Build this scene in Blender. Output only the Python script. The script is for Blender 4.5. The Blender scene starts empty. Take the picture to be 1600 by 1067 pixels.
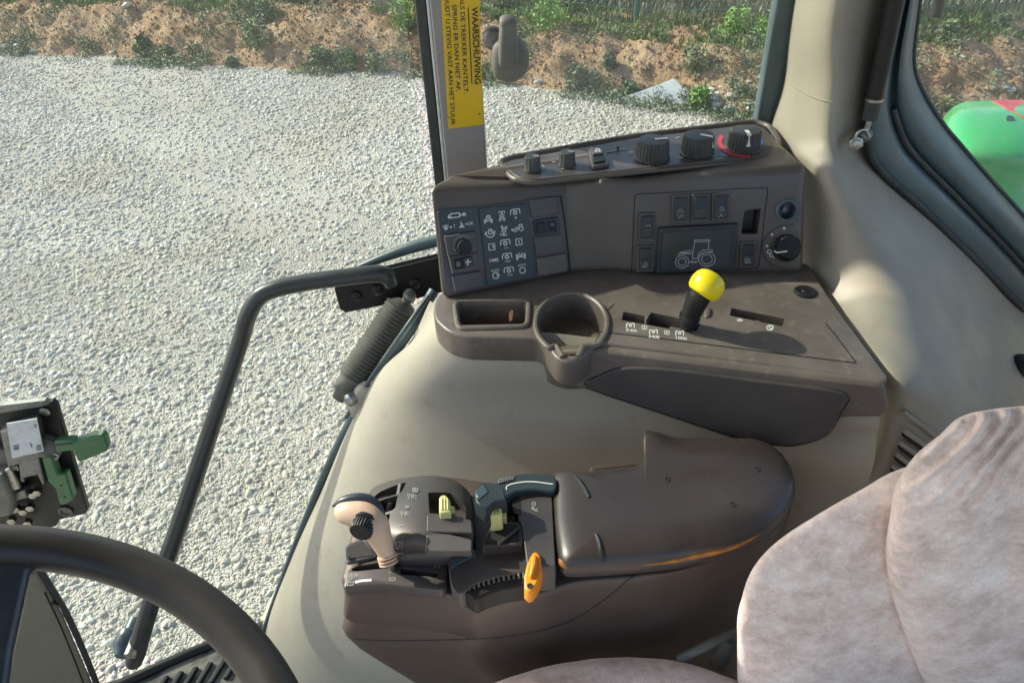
import bpy, bmesh, math, random
from mathutils import Vector as V, noise, Matrix
random.seed(7)
S = bpy.context.scene
COL = S.collection
# ------------------------------------------------------------------ camera
TH, PH, FPX = math.radians(37.6), math.radians(2.8), 1155.0
CAM = V((0, 0, 1.5))
F = V((0, math.cos(TH), -math.sin(TH)))
U0 = V((0, math.sin(TH), math.cos(TH))); R0 = V((1, 0, 0))
RR = R0*math.cos(PH) - U0*math.sin(PH)
UU = U0*math.cos(PH) + R0*math.sin(PH)
cd = bpy.data.cameras.new('camera'); cam = bpy.data.objects.new('camera', cd); COL.objects.link(cam)
cd.sensor_width = 36; cd.lens = 36*FPX/1600; cd.clip_start = .02; cd.clip_end = 2000
m = Matrix((RR, UU, -F)).transposed().to_4x4(); m.translation = CAM
cam.matrix_world = m; S.camera = cam
# ------------------------------------------------------------------ light
SUN = V((-1.33, .62, 1)).normalized()
W = bpy.data.worlds.new('World'); S.world = W; W.use_nodes = True
nt = W.node_tree; bgn = nt.nodes['Background']
sky = nt.nodes.new('ShaderNodeTexSky'); sky.sky_type = 'NISHITA'; sky.sun_disc = False
sky.sun_elevation = math.asin(SUN.z); sky.sun_rotation = math.atan2(SUN.x, SUN.y)
sky.air_density = 1.0; sky.dust_density = 2.0
nt.links.new(sky.outputs[0], bgn.inputs[0]); bgn.inputs[1].default_value = .15
sl = bpy.data.lights.new('sun', 'SUN'); sl.energy = 3.7; sl.angle = math.radians(1.0); sl.color = (1, .945, .80)
so = bpy.data.objects.new('sun', sl); COL.objects.link(so)
so.rotation_euler = SUN.to_track_quat('Z', 'Y').to_euler(); so.location = (-6, 3, 8)
S.view_settings.view_transform = 'Standard'; S.view_settings.look = 'None'
S.view_settings.gamma = 1; S.view_settings.exposure = .98
S.view_settings.use_curve_mapping = False

# ------------------------------------------------------------------ geometry helpers
def ray(x, y): return F + RR*((x-800)/FPX) + UU*((533.5-y)/FPX)
def Z(x, y, z): d = ray(x, y); return CAM + d*((z-CAM.z)/d.z)
def Y(x, y, yy): d = ray(x, y); return CAM + d*((yy-CAM.y)/d.y)
def X(x, y, xx): d = ray(x, y); return CAM + d*((xx-CAM.x)/d.x)
def D(x, y, t): return CAM + ray(x, y)*t
class Pl:
    def __init__(s, a, b, c):
        s.p = V(a); s.n = (V(b)-V(a)).cross(V(c)-V(a)).normalized()
        if s.n.dot(CAM-s.p) < 0: s.n = -s.n
    def at(s, x, y, off=0):
        d = ray(x, y); q = s.p + s.n*off
        return CAM + d*((q-CAM).dot(s.n)/d.dot(s.n))
def ZP(z): return Pl((0, 0, z), (1, 0, z), (0, 1, z))
ORG = {}
def root(name, label, cat, loc=None, group=None):
    o = bpy.data.objects.new(name, None); COL.objects.link(o); o.empty_display_size = .05
    o.location = V(loc) if loc is not None else V((0, 0, 0))
    ORG[o.name] = V(o.location); o['label'] = label; o['category'] = cat
    if group: o['group'] = group
    return o
def tag(o, label, cat, group=None):
    o['label'] = label; o['category'] = cat
    if group: o['group'] = group
    return o
def mk(name, verts, faces, mat, parent=None, sharp=35, smooth=True, recalc=True):
    """one mesh object; verts in world coordinates"""
    if parent is not None: org = ORG[parent.name]
    else:
        org = V((0, 0, 0))
        for v in verts: org += V(v)
        org /= max(1, len(verts)); org.z = min(V(v).z for v in verts)
    me = bpy.data.meshes.new(name)
    me.from_pydata([tuple(V(v)-org) for v in verts], [], faces); me.update()
    bm = bmesh.new(); bm.from_mesh(me)
    if recalc: bmesh.ops.recalc_face_normals(bm, faces=bm.faces)
    a = math.radians(sharp)
    for f in bm.faces: f.smooth = smooth
    for e in bm.edges:
        if len(e.link_faces) == 2 and e.calc_face_angle(0) > a: e.smooth = False
    bm.to_mesh(me); bm.free()
    if mat: me.materials.append(mat)
    o = bpy.data.objects.new(name, me); COL.objects.link(o)
    if parent is not None: o.parent = parent; ORG[o.name] = org
    else: o.location = org; ORG[o.name] = org
    return o
def subroot(o): return o
def bevel_obj(o, w, seg=2):
    md = o.modifiers.new('bevel', 'BEVEL'); md.width = w; md.segments = seg; md.limit_method = 'ANGLE'
    md.angle_limit = math.radians(38); md.harden_normals = False
    return o
def prism(name, pts, n, depth, mat, parent=None, bev=0, seg=2, taper=0):
    pts = [V(p) for p in pts]; k = len(pts); n = V(n)
    c = sum(pts, V())/k
    back = [p + (p-c)*taper - n*depth for p in pts]
    fs = [list(range(k)), list(range(k, 2*k))[::-1]] + [[i, (i+1) % k, k+(i+1) % k, k+i] for i in range(k)]
    o = mk(name, pts+back, fs, mat, parent)
    if bev: bevel_obj(o, bev, seg)
    return o
def rpoly(pts, r, seg=4):
    """round the corners of a 2-D polygon"""
    out = []; k = len(pts)
    for i in range(k):
        p = V((pts[i][0], pts[i][1], 0)); a = V((pts[i-1][0], pts[i-1][1], 0)); b = V((pts[(i+1) % k][0], pts[(i+1) % k][1], 0))
        da = a-p; db = b-p; rr = min(r, da.length*.45, db.length*.45)
        A = p+da.normalized()*rr; B = p+db.normalized()*rr
        for j in range(seg+1):
            t = j/seg; q = A*(1-t)**2 + p*2*t*(1-t) + B*t*t
            out.append((q.x, q.y))
    return out
def pp(name, poly, pl, h, mat, parent=None, base=-.001, bev=0, r=0, seg=2, taper=0):
    """plate traced on plane pl standing h proud of it, sunk to base"""
    if r: poly = rpoly(poly, r)
    return prism(name, [pl.at(x, y, h) for x, y in poly], pl.n, h-base, mat, parent, bev, seg, taper)
def ribbon_px(line, w, closed=False):
    P = [V((a, b, 0)) for a, b in line]; k = len(P); L = []; Rr = []
    for i in range(k):
        if closed: a, b = P[i-1], P[(i+1) % k]
        else: a, b = P[max(0, i-1)], P[min(k-1, i+1)]
        d1 = (P[i]-a); d2 = (b-P[i])
        d1 = d1.normalized() if d1.length > 1e-6 else d2.normalized()
        d2 = d2.normalized() if d2.length > 1e-6 else d1
        n1 = V((-d1.y, d1.x, 0)); n2 = V((-d2.y, d2.x, 0)); n = (n1+n2)
        if n.length < .3: n = n1
        n.normalize(); s = 1/max(.45, n.dot(n1))
        L.append(P[i]+n*w/2*s); Rr.append(P[i]-n*w/2*s)
    return L, Rr
def strokes(name, lines, pl, w, mat, parent=None, off=.0006):
    """flat print: lines in picture-plane tracing laid on the real surface"""
    vs, fs = [], []
    for li, ln in enumerate(lines):
        closed = len(ln) > 2 and ln[0] == ln[-1]
        if closed: ln = ln[:-1]
        L, Rr = ribbon_px(ln, w, closed); b = len(vs); o2 = off + li*.000012
        for p, q in zip(L, Rr): vs += [pl.at(p.x, p.y, o2), pl.at(q.x, q.y, o2)]
        k = len(L)
        for i in range(k if closed else k-1):
            j = (i+1) % k; fs.append([b+2*i, b+2*j, b+2*j+1, b+2*i+1])
    return mk(name, vs, fs, mat, parent, smooth=False, recalc=False)
def circ(cx, cy, rx, ry=None, a0=0, a1=360, n=20, rot=0):
    ry = rx if ry is None else ry; out = []
    for i in range(n+1):
        t = math.radians(a0+(a1-a0)*i/n); x = rx*math.cos(t); y = ry*math.sin(t); c, s = math.cos(rot), math.sin(rot)
        out.append((cx+x*c-y*s, cy+x*s+y*c))
    if abs(a1-a0) == 360: out[-1] = out[0]
    return out
def gear(cx, cy, r, n=8):
    L = [circ(cx, cy, r, n=16)]
    for i in range(n):
        a = 2*math.pi*i/n; L.append([(cx+math.cos(a)*r*1.15, cy+math.sin(a)*r*1.15), (cx+math.cos(a)*r*1.5, cy+math.sin(a)*r*1.5)])
    return L
def text(name, s, pl, ox, oy, dx, dy, h, mat, parent=None, bold=0, off=.0006, squeeze=1.0):
    """lettering: baseline starts at traced point (ox,oy), runs along (dx,dy), capital height h"""
    cu = bpy.data.curves.new(name, 'FONT'); cu.body = s; cu.size = 1; cu.offset = bold; cu.resolution_u = 3
    to = bpy.data.objects.new('tmp', cu); COL.objects.link(to)
    dg = bpy.context.evaluated_depsgraph_get(); me = bpy.data.meshes.new_from_object(to.evaluated_get(dg))
    d = V((dx, dy, 0)).normalized(); n = V((d.y, -d.x, 0)); k = h/.69
    vs = [pl.at(ox+(v.co.x*squeeze*d.x+v.co.y*n.x)*k, oy+(v.co.x*squeeze*d.y+v.co.y*n.y)*k, off) for v in me.vertices]
    fs = [list(p.vertices) for p in me.polygons]
    bpy.data.objects.remove(to); bpy.data.curves.remove(cu); bpy.data.meshes.remove(me)
    return mk(name, vs, fs, mat, parent, smooth=False, recalc=False)
def cr(P, n, closed=False):
    """Catmull-Rom through points (any dimension Vectors)"""
    out = []; k = len(P)
    for i in range(k if closed else k-1):
        if closed: p0, p1, p2, p3 = P[i-1], P[i], P[(i+1) % k], P[(i+2) % k]
        else:
            p1, p2 = P[i], P[i+1]; p0 = P[i-1] if i else p1*2-p2; p3 = P[i+2] if i+2 < k else p2*2-p1
        for j in range(n):
            t = j/n
            out.append(.5*((2*p1)+(p2-p0)*t+(2*p0-5*p1+4*p2-p3)*t*t+(3*p1-p0-3*p2+p3)*t**3))
    if not closed: out.append(P[-1].copy())
    return out
def crpx(P, n=4, closed=True):
    return [(q.x, q.y) for q in cr([V((a, b, 0)) for a, b in P], n, closed)]
def tube(name, P, r, mat, parent=None, seg=14, smooth_n=6, caps=True, flat=1.0):
    P = [V(p) for p in P]
    R = r if isinstance(r, (list, tuple)) else [r]*len(P)
    Q = [V((p.x, p.y, p.z, q)) for p, q in zip(P, R)]
    if smooth_n > 1: Q = cr(Q, smooth_n)
    C = [V((q[0], q[1], q[2])) for q in Q]; vs, fs = [], []
    t = (C[1]-C[0]).normalized(); a = t.orthogonal().normalized()
    for i, c in enumerate(C):
        t = (C[min(i+1, len(C)-1)]-C[max(0, i-1)]).normalized()
        a = (a-t*a.dot(t)).normalized(); b = t.cross(a)
        for j in range(seg):
            an = 2*math.pi*j/seg; vs.append(c+(a*math.cos(an)+b*math.sin(an)*flat)*max(Q[i][3], 1e-5))
    for i in range(len(C)-1):
        for j in range(seg):
            k = (j+1) % seg; fs.append([i*seg+j, i*seg+k, (i+1)*seg+k, (i+1)*seg+j])
    if caps: fs += [list(range(seg))[::-1], list(range((len(C)-1)*seg, len(C)*seg))]
    return mk(name, vs, fs, mat, parent, sharp=40)
def lathe(name, base, axis, prof, mat, parent=None, seg=28, rib=None, sharp=35):
    """prof: (radius,height) pairs; rib=(count,depth) flutes the rings flagged by a third item"""
    base = V(base); ax = V(axis).normalized(); a = ax.orthogonal().normalized(); b = ax.cross(a)
    if rib: seg = rib[0]*4
    vs, fs = [], []
    for pr in prof:
        for j in range(seg):
            an = 2*math.pi*j/seg; rr = pr[0]
            if rib and len(pr) > 2 and (j % 4) in (0, 1): rr -= rib[1]
            vs.append(base+ax*pr[1]+(a*math.cos(an)+b*math.sin(an))*rr)
    for i in range(len(prof)-1):
        for j in range(seg):
            k = (j+1) % seg; fs.append([i*seg+j, i*seg+k, (i+1)*seg+k, (i+1)*seg+j])
    fs += [list(range(seg))[::-1], list(range((len(prof)-1)*seg, len(prof)*seg))]
    return mk(name, vs, fs, mat, parent, sharp=sharp)
def dense(rows, nu=5, nv=5):
    A = [cr([V(p) for p in r], nu) for r in rows]
    cols = [cr([r[j] for r in A], nv) for j in range(len(A[0]))]
    return [[cols[j][i] for j in range(len(cols))] for i in range(len(cols[0]))]
def patch(name, rows, mat, parent=None, thick=.006, away=None, nu=5, nv=5, fn=None, sharp=60):
    """smooth shell through the control rows, closed with real thickness along 'away'"""
    G = dense(rows, nu, nv); n, k = len(G), len(G[0]); away = V(away) if away is not None else F
    if fn: G = [[fn(p, i/(n-1), j/(k-1)) for j, p in enumerate(r)] for i, r in enumerate(G)]
    vs = [p for r in G for p in r] + [p+away*thick for r in G for p in r]; N = n*k; fs = []
    for i in range(n-1):
        for j in range(k-1):
            a, b, c, d = i*k+j, i*k+j+1, (i+1)*k+j+1, (i+1)*k+j
            fs += [[a, b, c, d], [N+d, N+c, N+b, N+a]]
    for j in range(k-1):
        fs += [[j+1, j, N+j, N+j+1], [(n-1)*k+j, (n-1)*k+j+1, N+(n-1)*k+j+1, N+(n-1)*k+j]]
    for i in range(n-1):
        fs += [[i*k, (i+1)*k, N+(i+1)*k, N+i*k], [(i+1)*k+k-1, i*k+k-1, N+i*k+k-1, N+(i+1)*k+k-1]]
    return mk(name, vs, fs, mat, parent, sharp=sharp)
def pillow(name, out, n, h, mat, parent=None, p=2.5, hb=None, rings=9, cen=None, fn=None, sub=4, lo=0.0):
    """padded body: the outline is its rim, rising h on side n and hb on the other"""
    O = cr([V(q) for q in out], sub, True) if sub > 1 else [V(q) for q in out]
    k = len(O); n = V(n).normalized(); hb = h if hb is None else hb
    c = V(cen) if cen is not None else sum(O, V())/k
    vs, fs = [], []; lev = []
    for i in range(rings, 0, -1):
        s = (i-rings)/rings
    ss = [math.sin(math.pi/2*i/rings) for i in range(1, rings+1)]
    seq = [(s, 1) for s in ss] + [(s, -1) for s in ss[:-1][::-1]]
    for s, sg in seq:
        z = (max(0, 1-s**p))**(1/p)*(h if sg > 0 else hb)*sg
        for q in O:
            w = c+(q-c)*s+n*z
            if fn: w = fn(w, s, sg)
            vs.append(w)
    L = len(seq)
    for i in range(L-1):
        for j in range(k):
            m2 = (j+1) % k; fs.append([i*k+j, i*k+m2, (i+1)*k+m2, (i+1)*k+j])
    t = c+n*h; bt = c-n*hb
    if fn: t = fn(t, 0, 1); bt = fn(bt, 0, -1)
    vs += [t, bt]; A, B = len(vs)-2, len(vs)-1
    for j in range(k):
        m2 = (j+1) % k; fs += [[A, m2, j], [B, (L-1)*k+j, (L-1)*k+m2]]
    return mk(name, vs, fs, mat, parent, sharp=70)
def cut(o, cutters):
    """carve real recesses, then drop the cutting shapes"""
    for c in cutters:
        c.location = c.location if c.parent is None else c.location
        md = o.modifiers.new('cut', 'BOOLEAN'); md.operation = 'DIFFERENCE'; md.solver = 'EXACT'; md.object = c
    bpy.context.view_layer.update()
    dg = bpy.context.evaluated_depsgraph_get(); me = bpy.data.meshes.new_from_object(o.evaluated_get(dg))
    o.modifiers.clear(); o.data = me
    bm = bmesh.new(); bm.from_mesh(me)
    for e in bm.edges:
        if len(e.link_faces) == 2: e.smooth = e.calc_face_angle(0) < math.radians(32)
    bm.to_mesh(me); bm.free()
    for c in cutters: bpy.data.objects.remove(c)
def cpr(poly, pl, depth, r=0, up=.03):
    if r: poly = rpoly(poly, r)
    # cut straight down along the plane normal from the traced mouth
    pts = [pl.at(x, y, 0) for x, y in poly]
    return prism('cutter', [p+pl.n*up for p in pts], pl.n, depth+up, None)
def fbm(p, s, o=4): return noise.fractal(V(p)*s, 1, 2, o)

# ------------------------------------------------------------------ materials
def newmat(name):
    mt = bpy.data.materials.new(name); mt.use_nodes = True; t = mt.node_tree; return mt, t, t.nodes['Principled BSDF']
def surf(name, col, rough=.5, col2=None, nscale=6, nlo=.45, nhi=.7, grain=600, gstr=.06, gdist=.0006, metal=0, coat=0, spec=.5,
         nscale2=0, col3=None, rvar=.12, scratch=0, warp=0, sheen=0):
    mt, t, b = newmat(name); N = t.nodes.new; L = t.links.new
    tc = N('ShaderNodeTexCoord'); geo = N('ShaderNodeNewGeometry'); P = geo.outputs['Position']
    b.inputs['Base Color'].default_value = (*col, 1); b.inputs['Metallic'].default_value = metal
    b.inputs['Specular IOR Level'].default_value = spec; b.inputs['Coat Weight'].default_value = coat
    if sheen: b.inputs['Sheen Weight'].default_value = sheen; b.inputs['Sheen Roughness'].default_value = .4
    cur = None
    if col2:
        n1 = N('ShaderNodeTexNoise'); n1.inputs['Scale'].default_value = nscale; n1.inputs['Detail'].default_value = 8; n1.inputs['Roughness'].default_value = .62
        if warp: n1.inputs['Distortion'].default_value = warp
        L(P, n1.inputs['Vector']); r = N('ShaderNodeMapRange'); r.inputs[1].default_value = nlo; r.inputs[2].default_value = nhi; L(n1.outputs[0], r.inputs[0])
        mx = N('ShaderNodeMix'); mx.data_type = 'RGBA'; mx.inputs[6].default_value = (*col, 1); mx.inputs[7].default_value = (*col2, 1)
        L(r.outputs[0], mx.inputs[0]); cur = mx.outputs[2]
    if col3:
        n2 = N('ShaderNodeTexNoise'); n2.inputs['Scale'].default_value = nscale2; n2.inputs['Detail'].default_value = 6; n2.inputs['Roughness'].default_value = .7
        L(P, n2.inputs['Vector']); r2 = N('ShaderNodeMapRange'); r2.inputs[1].default_value = .56; r2.inputs[2].default_value = .72; L(n2.outputs[0], r2.inputs[0])
        mx2 = N('ShaderNodeMix'); mx2.data_type = 'RGBA'; mx2.inputs[7].default_value = (*col3, 1); L(cur, mx2.inputs[6]); L(r2.outputs[0], mx2.inputs[0]); cur = mx2.outputs[2]
    if scratch:
        n4 = N('ShaderNodeTexNoise'); n4.inputs['Scale'].default_value = 40; n4.inputs['Detail'].default_value = 9; n4.inputs['Roughness'].default_value = .75; n4.inputs['Distortion'].default_value = 2.5
        L(P, n4.inputs['Vector']); r4 = N('ShaderNodeMapRange'); r4.inputs[1].default_value = .69; r4.inputs[2].default_value = .74; r4.inputs[4].default_value = scratch; L(n4.outputs[0], r4.inputs[0])
        mx4 = N('ShaderNodeMix'); mx4.data_type = 'RGBA'; mx4.inputs[7].default_value = (.42, .40, .34, 1); mx4.inputs[6].default_value = (*col, 1)
        if cur: L(cur, mx4.inputs[6])
        L(r4.outputs[0], mx4.inputs[0]); cur = mx4.outputs[2]
    if cur: L(cur, b.inputs['Base Color'])
    n3 = N('ShaderNodeTexNoise'); n3.inputs['Scale'].default_value = 14; n3.inputs['Detail'].default_value = 5; L(P, n3.inputs['Vector'])
    r3 = N('ShaderNodeMapRange'); r3.inputs[1].default_value = .3; r3.inputs[2].default_value = .7; r3.inputs[3].default_value = max(.03, rough-rvar); r3.inputs[4].default_value = min(1, rough+rvar)
    L(n3.outputs[0], r3.inputs[0]); L(r3.outputs[0], b.inputs['Roughness'])
    if gstr:
        g = N('ShaderNodeTexNoise'); g.inputs['Scale'].default_value = grain; g.inputs['Detail'].default_value = 3; L(P, g.inputs['Vector'])
        bp = N('ShaderNodeBump'); bp.inputs['Strength'].default_value = gstr; bp.inputs['Distance'].default_value = gdist; L(g.outputs[0], bp.inputs['Height']); L(bp.outputs[0], b.inputs['Normal'])
    return mt
M = {}
M['brown'] = surf('brown plastic', (.086, .069, .060), .42, (.105, .093, .082), 9, .4, .75, 900, .35, .0005, scratch=.35)
M['tray'] = surf('worn tray plastic', (.104, .085, .072), .46, (.155, .132, .112), 12, .38, .70, 900, .35, .0005, nscale2=55, col3=(.20, .178, .152), scratch=.4)
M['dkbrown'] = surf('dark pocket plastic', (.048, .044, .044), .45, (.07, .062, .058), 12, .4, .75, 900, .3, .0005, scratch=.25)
M['ctrl'] = surf('control plastic', (.060, .053, .051), .42, (.076, .067, .063), 11, .4, .7, 1200, .35, .0004, scratch=.2)
M['armbody'] = surf('armrest body plastic', (.070, .050, .041), .42, (.084, .062, .051), 7, .4, .7, 1100, .35, .0004)
M['pad'] = surf('armrest skin', (.040, .032, .031), .30, (.050, .040, .037), 7, .4, .7, 700, .25, .0005, rvar=.06)
M['beige'] = surf('beige moulding', (.41, .38, .31), .55, (.36, .332, .27), 4, .35, .7, 700, .35, .0005, nscale2=26, col3=(.335, .308, .245))
M['pillar'] = surf('beige pillar trim', (.315, .285, .228), .6, (.275, .25, .198), 4, .35, .7, 700, .3, .0005, nscale2=20, col3=(.27, .24, .185))
M['black'] = surf('black plastic', (.013, .014, .014), .45, (.024, .024, .023), 30, .45, .75, 900, .3, .0004, spec=.3)
M['gloss'] = surf('black gloss', (.010, .012, .013), .38, (.02, .024, .026), 12, gstr=0)
M['knob'] = surf('knob rubber', (.035, .036, .036), .5, (.06, .06, .056), 60, .45, .8, 900, .3, .0004)
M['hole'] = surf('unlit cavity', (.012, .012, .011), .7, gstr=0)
M['slate'] = surf('indicator plate', (.026, .038, .044), .4, (.034, .046, .05), 30, gstr=.15, grain=1500)
M['screen'] = surf('display glass', (.014, .024, .029), .30, (.022, .034, .04), 10, gstr=0, rvar=.05)
M['white'] = surf('white print', (.62, .63, .60), .6, gstr=0)
M['grey_print'] = surf('grey print', (.30, .34, .35), .6, gstr=0)
M['dim_print'] = surf('faded print', (.33, .32, .29), .6, gstr=0)
M['red_print'] = surf('red print', (.50, .05, .06), .5, gstr=0)
M['blue_print'] = surf('blue print', (.04, .10, .26), .5, gstr=0)
M['yellow'] = surf('yellow knob', (.82, .66, .008), .32, (.76, .59, .008), 20, gstr=.1, grain=900, rvar=.06)
M['lime'] = surf('lime paddle', (.60, .58, .25), .45, (.54, .52, .22), 40, gstr=.15)
M['orange'] = surf('orange plastic', (.86, .27, .012), .38, (.78, .23, .01), 30, gstr=.12)
M['orange_wear'] = surf('orange scuffed edge', (.42, .16, .02), .5, (.12, .06, .03), 60, .4, .7, gstr=.2)
M['rust'] = surf('rusty bracket', (.16, .07, .04), .7)
M['tan'] = surf('tan lever grip', (.56, .40, .28), .38, (.50, .35, .24), 22, .4, .75, 900, .15, .0004, scratch=.15)
M['navy'] = surf('dark blue cap', (.026, .036, .050), .35, (.04, .052, .066), 50, gstr=.1)
M['steel'] = surf('steel', (.42, .42, .40), .34, (.30, .30, .28), 50, metal=1, gstr=.1)
M['dksteel'] = surf('dull steel', (.20, .21, .20), .45, (.12, .12, .115), 60, metal=.7, gstr=.15)
M['greypost'] = surf('grey painted post', (.245, .225, .225), .5, (.21, .195, .19), 8, .4, .7, 500, .2, .0005)
M['rubber'] = surf('seal rubber', (.03, .034, .034), .6, (.055, .058, .055), 30, .45, .75, 400, .3, .0006)
M['frame'] = surf('slate frame paint', (.055, .088, .098), .38, (.08, .115, .122), 14, .4, .75, 400, .25, .0006, scratch=.25)
M['bar'] = surf('rail coating', (.030, .036, .036), .34, (.05, .056, .054), 40, .5, .8, 600, .25, .0005, scratch=.25)
M['bellow'] = surf('bellows rubber', (.11, .11, .095), .6, (.16, .155, .135), 40, .4, .75, 500, .3, .0006)
M['latchgreen'] = surf('green latch plastic', (.045, .15, .055), .42, (.035, .11, .045), 30, gstr=.2)
M['stickyellow'] = surf('yellow sticker', (.62, .40, .006), .42, (.56, .36, .01), 25, .45, .8, gstr=.06)
M['ink'] = surf('black ink', (.02, .018, .012), .5, gstr=0)
M['paper'] = surf('white label', (.58, .60, .60), .5, (.42, .45, .45), 60, gstr=.05)
M['wheel'] = surf('steering wheel skin', (.027, .024, .021), .45, (.036, .031, .027), 14, gstr=.3, grain=900)
M['fgreen'] = surf('green fender paint', (.035, .36, .10), .30, (.06, .33, .12), 9, .4, .75, coat=.5, gstr=.0, nscale2=30, col3=(.12, .32, .15))
M['fred'] = surf('red lamp plastic', (.55, .03, .05), .3, gstr=0)
M['mat'] = surf('dusty rubber mat', (.06, .06, .055), .75, (.20, .19, .16), 14, .42, .58, 300, .4, .001)
M['dashbeige'] = surf('olive beige dash', (.27, .25, .19), .55, (.23, .215, .16), 5, gstr=.3, grain=700)
M['fencegreen'] = surf('green fence coat', (.02, .12, .08), .45, gstr=.1)
M['wire'] = surf('green wire', (.16, .26, .22), .45, metal=.2, gstr=0)
M['rock'] = surf('pale limestone', (.50, .48, .43), .85, (.36, .33, .28), 9, .4, .7, 60, .6, .01)
M['slab'] = surf('grey slab', (.58, .60, .60), .8, (.50, .51, .50), 12, .4, .7, 90, .4, .005)
M['roofm'] = surf('headliner', (.28, .26, .22), .8, gstr=.2)
# plush seat cover
def plush():
    mt, t, b = newmat('plush seat cover'); N = t.nodes.new; L = t.links.new
    P = N('ShaderNodeNewGeometry').outputs['Position']
    n1 = N('ShaderNodeTexNoise'); n1.inputs['Scale'].default_value = 26; n1.inputs['Detail'].default_value = 10; n1.inputs['Roughness'].default_value = .74; n1.inputs['Distortion'].default_value = 0.0
    n2 = N('ShaderNodeTexNoise'); n2.inputs['Scale'].default_value = 5; n2.inputs['Detail'].default_value = 3
    L(P, n1.inputs['Vector']); L(P, n2.inputs['Vector'])
    r = N('ShaderNodeValToRGB'); e = r.color_ramp.elements; e[0].position = .36; e[0].color = (.54, .43, .375, 1); e[1].position = .66; e[1].color = (.84, .755, .70, 1)
    k = r.color_ramp.elements.new(.5); k.color = (.71, .585, .535, 1)
    L(n1.outputs[0], r.inputs[0])
    mx = N('ShaderNodeMix'); mx.data_type = 'RGBA'; mx.blend_type = 'MULTIPLY'; mx.inputs[0].default_value = .6
    r2 = N('ShaderNodeMapRange'); r2.inputs[1].default_value = .35; r2.inputs[2].default_value = .65; r2.inputs[3].default_value = .78; r2.inputs[4].default_value = 1.1
    L(n2.outputs[0], r2.inputs[0]); L(r.outputs[0], mx.inputs[6]); L(r2.outputs[0], mx.inputs[7])
    n5 = N('ShaderNodeTexNoise'); n5.inputs['Scale'].default_value = 110; n5.inputs['Detail'].default_value = 8; n5.inputs['Roughness'].default_value = .8; L(P, n5.inputs['Vector'])
    r5 = N('ShaderNodeMapRange'); r5.inputs[1].default_value = .35; r5.inputs[2].default_value = .65; r5.inputs[3].default_value = .84; r5.inputs[4].default_value = 1.12; L(n5.outputs[0], r5.inputs[0])
    m5 = N('ShaderNodeMix'); m5.data_type = 'RGBA'; m5.blend_type = 'MULTIPLY'; m5.inputs[0].default_value = 1; L(mx.outputs[2], m5.inputs[6]); L(r5.outputs[0], m5.inputs[7]); L(m5.outputs[2], b.inputs['Base Color'])
    b.inputs['Roughness'].default_value = .9; b.inputs['Specular IOR Level'].default_value = .15
    b.inputs['Sheen Weight'].default_value = .7; b.inputs['Sheen Roughness'].default_value = .45; b.inputs['Sheen Tint'].default_value = (1, .93, .92, 1)
    n3 = N('ShaderNodeTexNoise'); n3.inputs['Scale'].default_value = 260; n3.inputs['Detail'].default_value = 4; L(P, n3.inputs['Vector'])
    n4 = N('ShaderNodeTexNoise'); n4.inputs['Scale'].default_value = 32; n4.inputs['Detail'].default_value = 6; n4.inputs['Distortion'].default_value = .2; L(P, n4.inputs['Vector'])
    b1 = N('ShaderNodeBump'); b1.inputs['Strength'].default_value = .5; b1.inputs['Distance'].default_value = .0012; L(n3.outputs[0], b1.inputs['Height'])
    b2 = N('ShaderNodeBump'); b2.inputs['Strength'].default_value = .45; b2.inputs['Distance'].default_value = .006; L(n4.outputs[0], b2.inputs['Height']); L(b1.outputs[0], b2.inputs['Normal'])
    L(b2.outputs[0], b.inputs['Normal']); return mt
M['plush'] = plush()
def glassmat(dust=.07):
    mt = bpy.data.materials.new('cab glass'); mt.use_nodes = True; t = mt.node_tree; N = t.nodes.new; L = t.links.new
    t.nodes.remove(t.nodes['Principled BSDF']); out = t.nodes['Material Output']
    tr = N('ShaderNodeBsdfTransparent'); tr.inputs[0].default_value = (.93, .965, .945, 1)
    gl = N('ShaderNodeBsdfGlossy'); gl.inputs['Roughness'].default_value = .02; gl.inputs[0].default_value = (.9, 1, .95, 1)
    df = N('ShaderNodeBsdfDiffuse'); df.inputs[0].default_value = (.55, .53, .48, 1)
    fr = N('ShaderNodeFresnel'); fr.inputs[0].default_value = 1.45
    bf = N('ShaderNodeNewGeometry'); iv = N('ShaderNodeMath'); iv.operation = 'SUBTRACT'; iv.inputs[0].default_value = 1; L(bf.outputs['Backfacing'], iv.inputs[1])
    fm = N('ShaderNodeMath'); fm.operation = 'MULTIPLY'; L(fr.outputs[0], fm.inputs[0]); L(iv.outputs[0], fm.inputs[1])
    m1 = N('ShaderNodeMixShader'); L(fm.outputs[0], m1.inputs[0]); L(tr.outputs[0], m1.inputs[1]); L(gl.outputs[0], m1.inputs[2])
    m2 = N('ShaderNodeMixShader')
    ns = N('ShaderNodeTexNoise'); ns.inputs['Scale'].default_value = 7; ns.inputs['Detail'].default_value = 8; L(N('ShaderNodeNewGeometry').outputs['Position'], ns.inputs['Vector'])
    r = N('ShaderNodeMapRange'); r.inputs[1].default_value = .35; r.inputs[2].default_value = .75; r.inputs[3].default_value = dust*.3; r.inputs[4].default_value = dust*1.8
    L(ns.outputs[0], r.inputs[0]); L(r.outputs[0], m2.inputs[0])
    L(m1.outputs[0], m2.inputs[1]); L(df.outputs[0], m2.inputs[2]); L(m2.outputs[0], out.inputs[0]); return mt
M['glass'] = glassmat()

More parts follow.
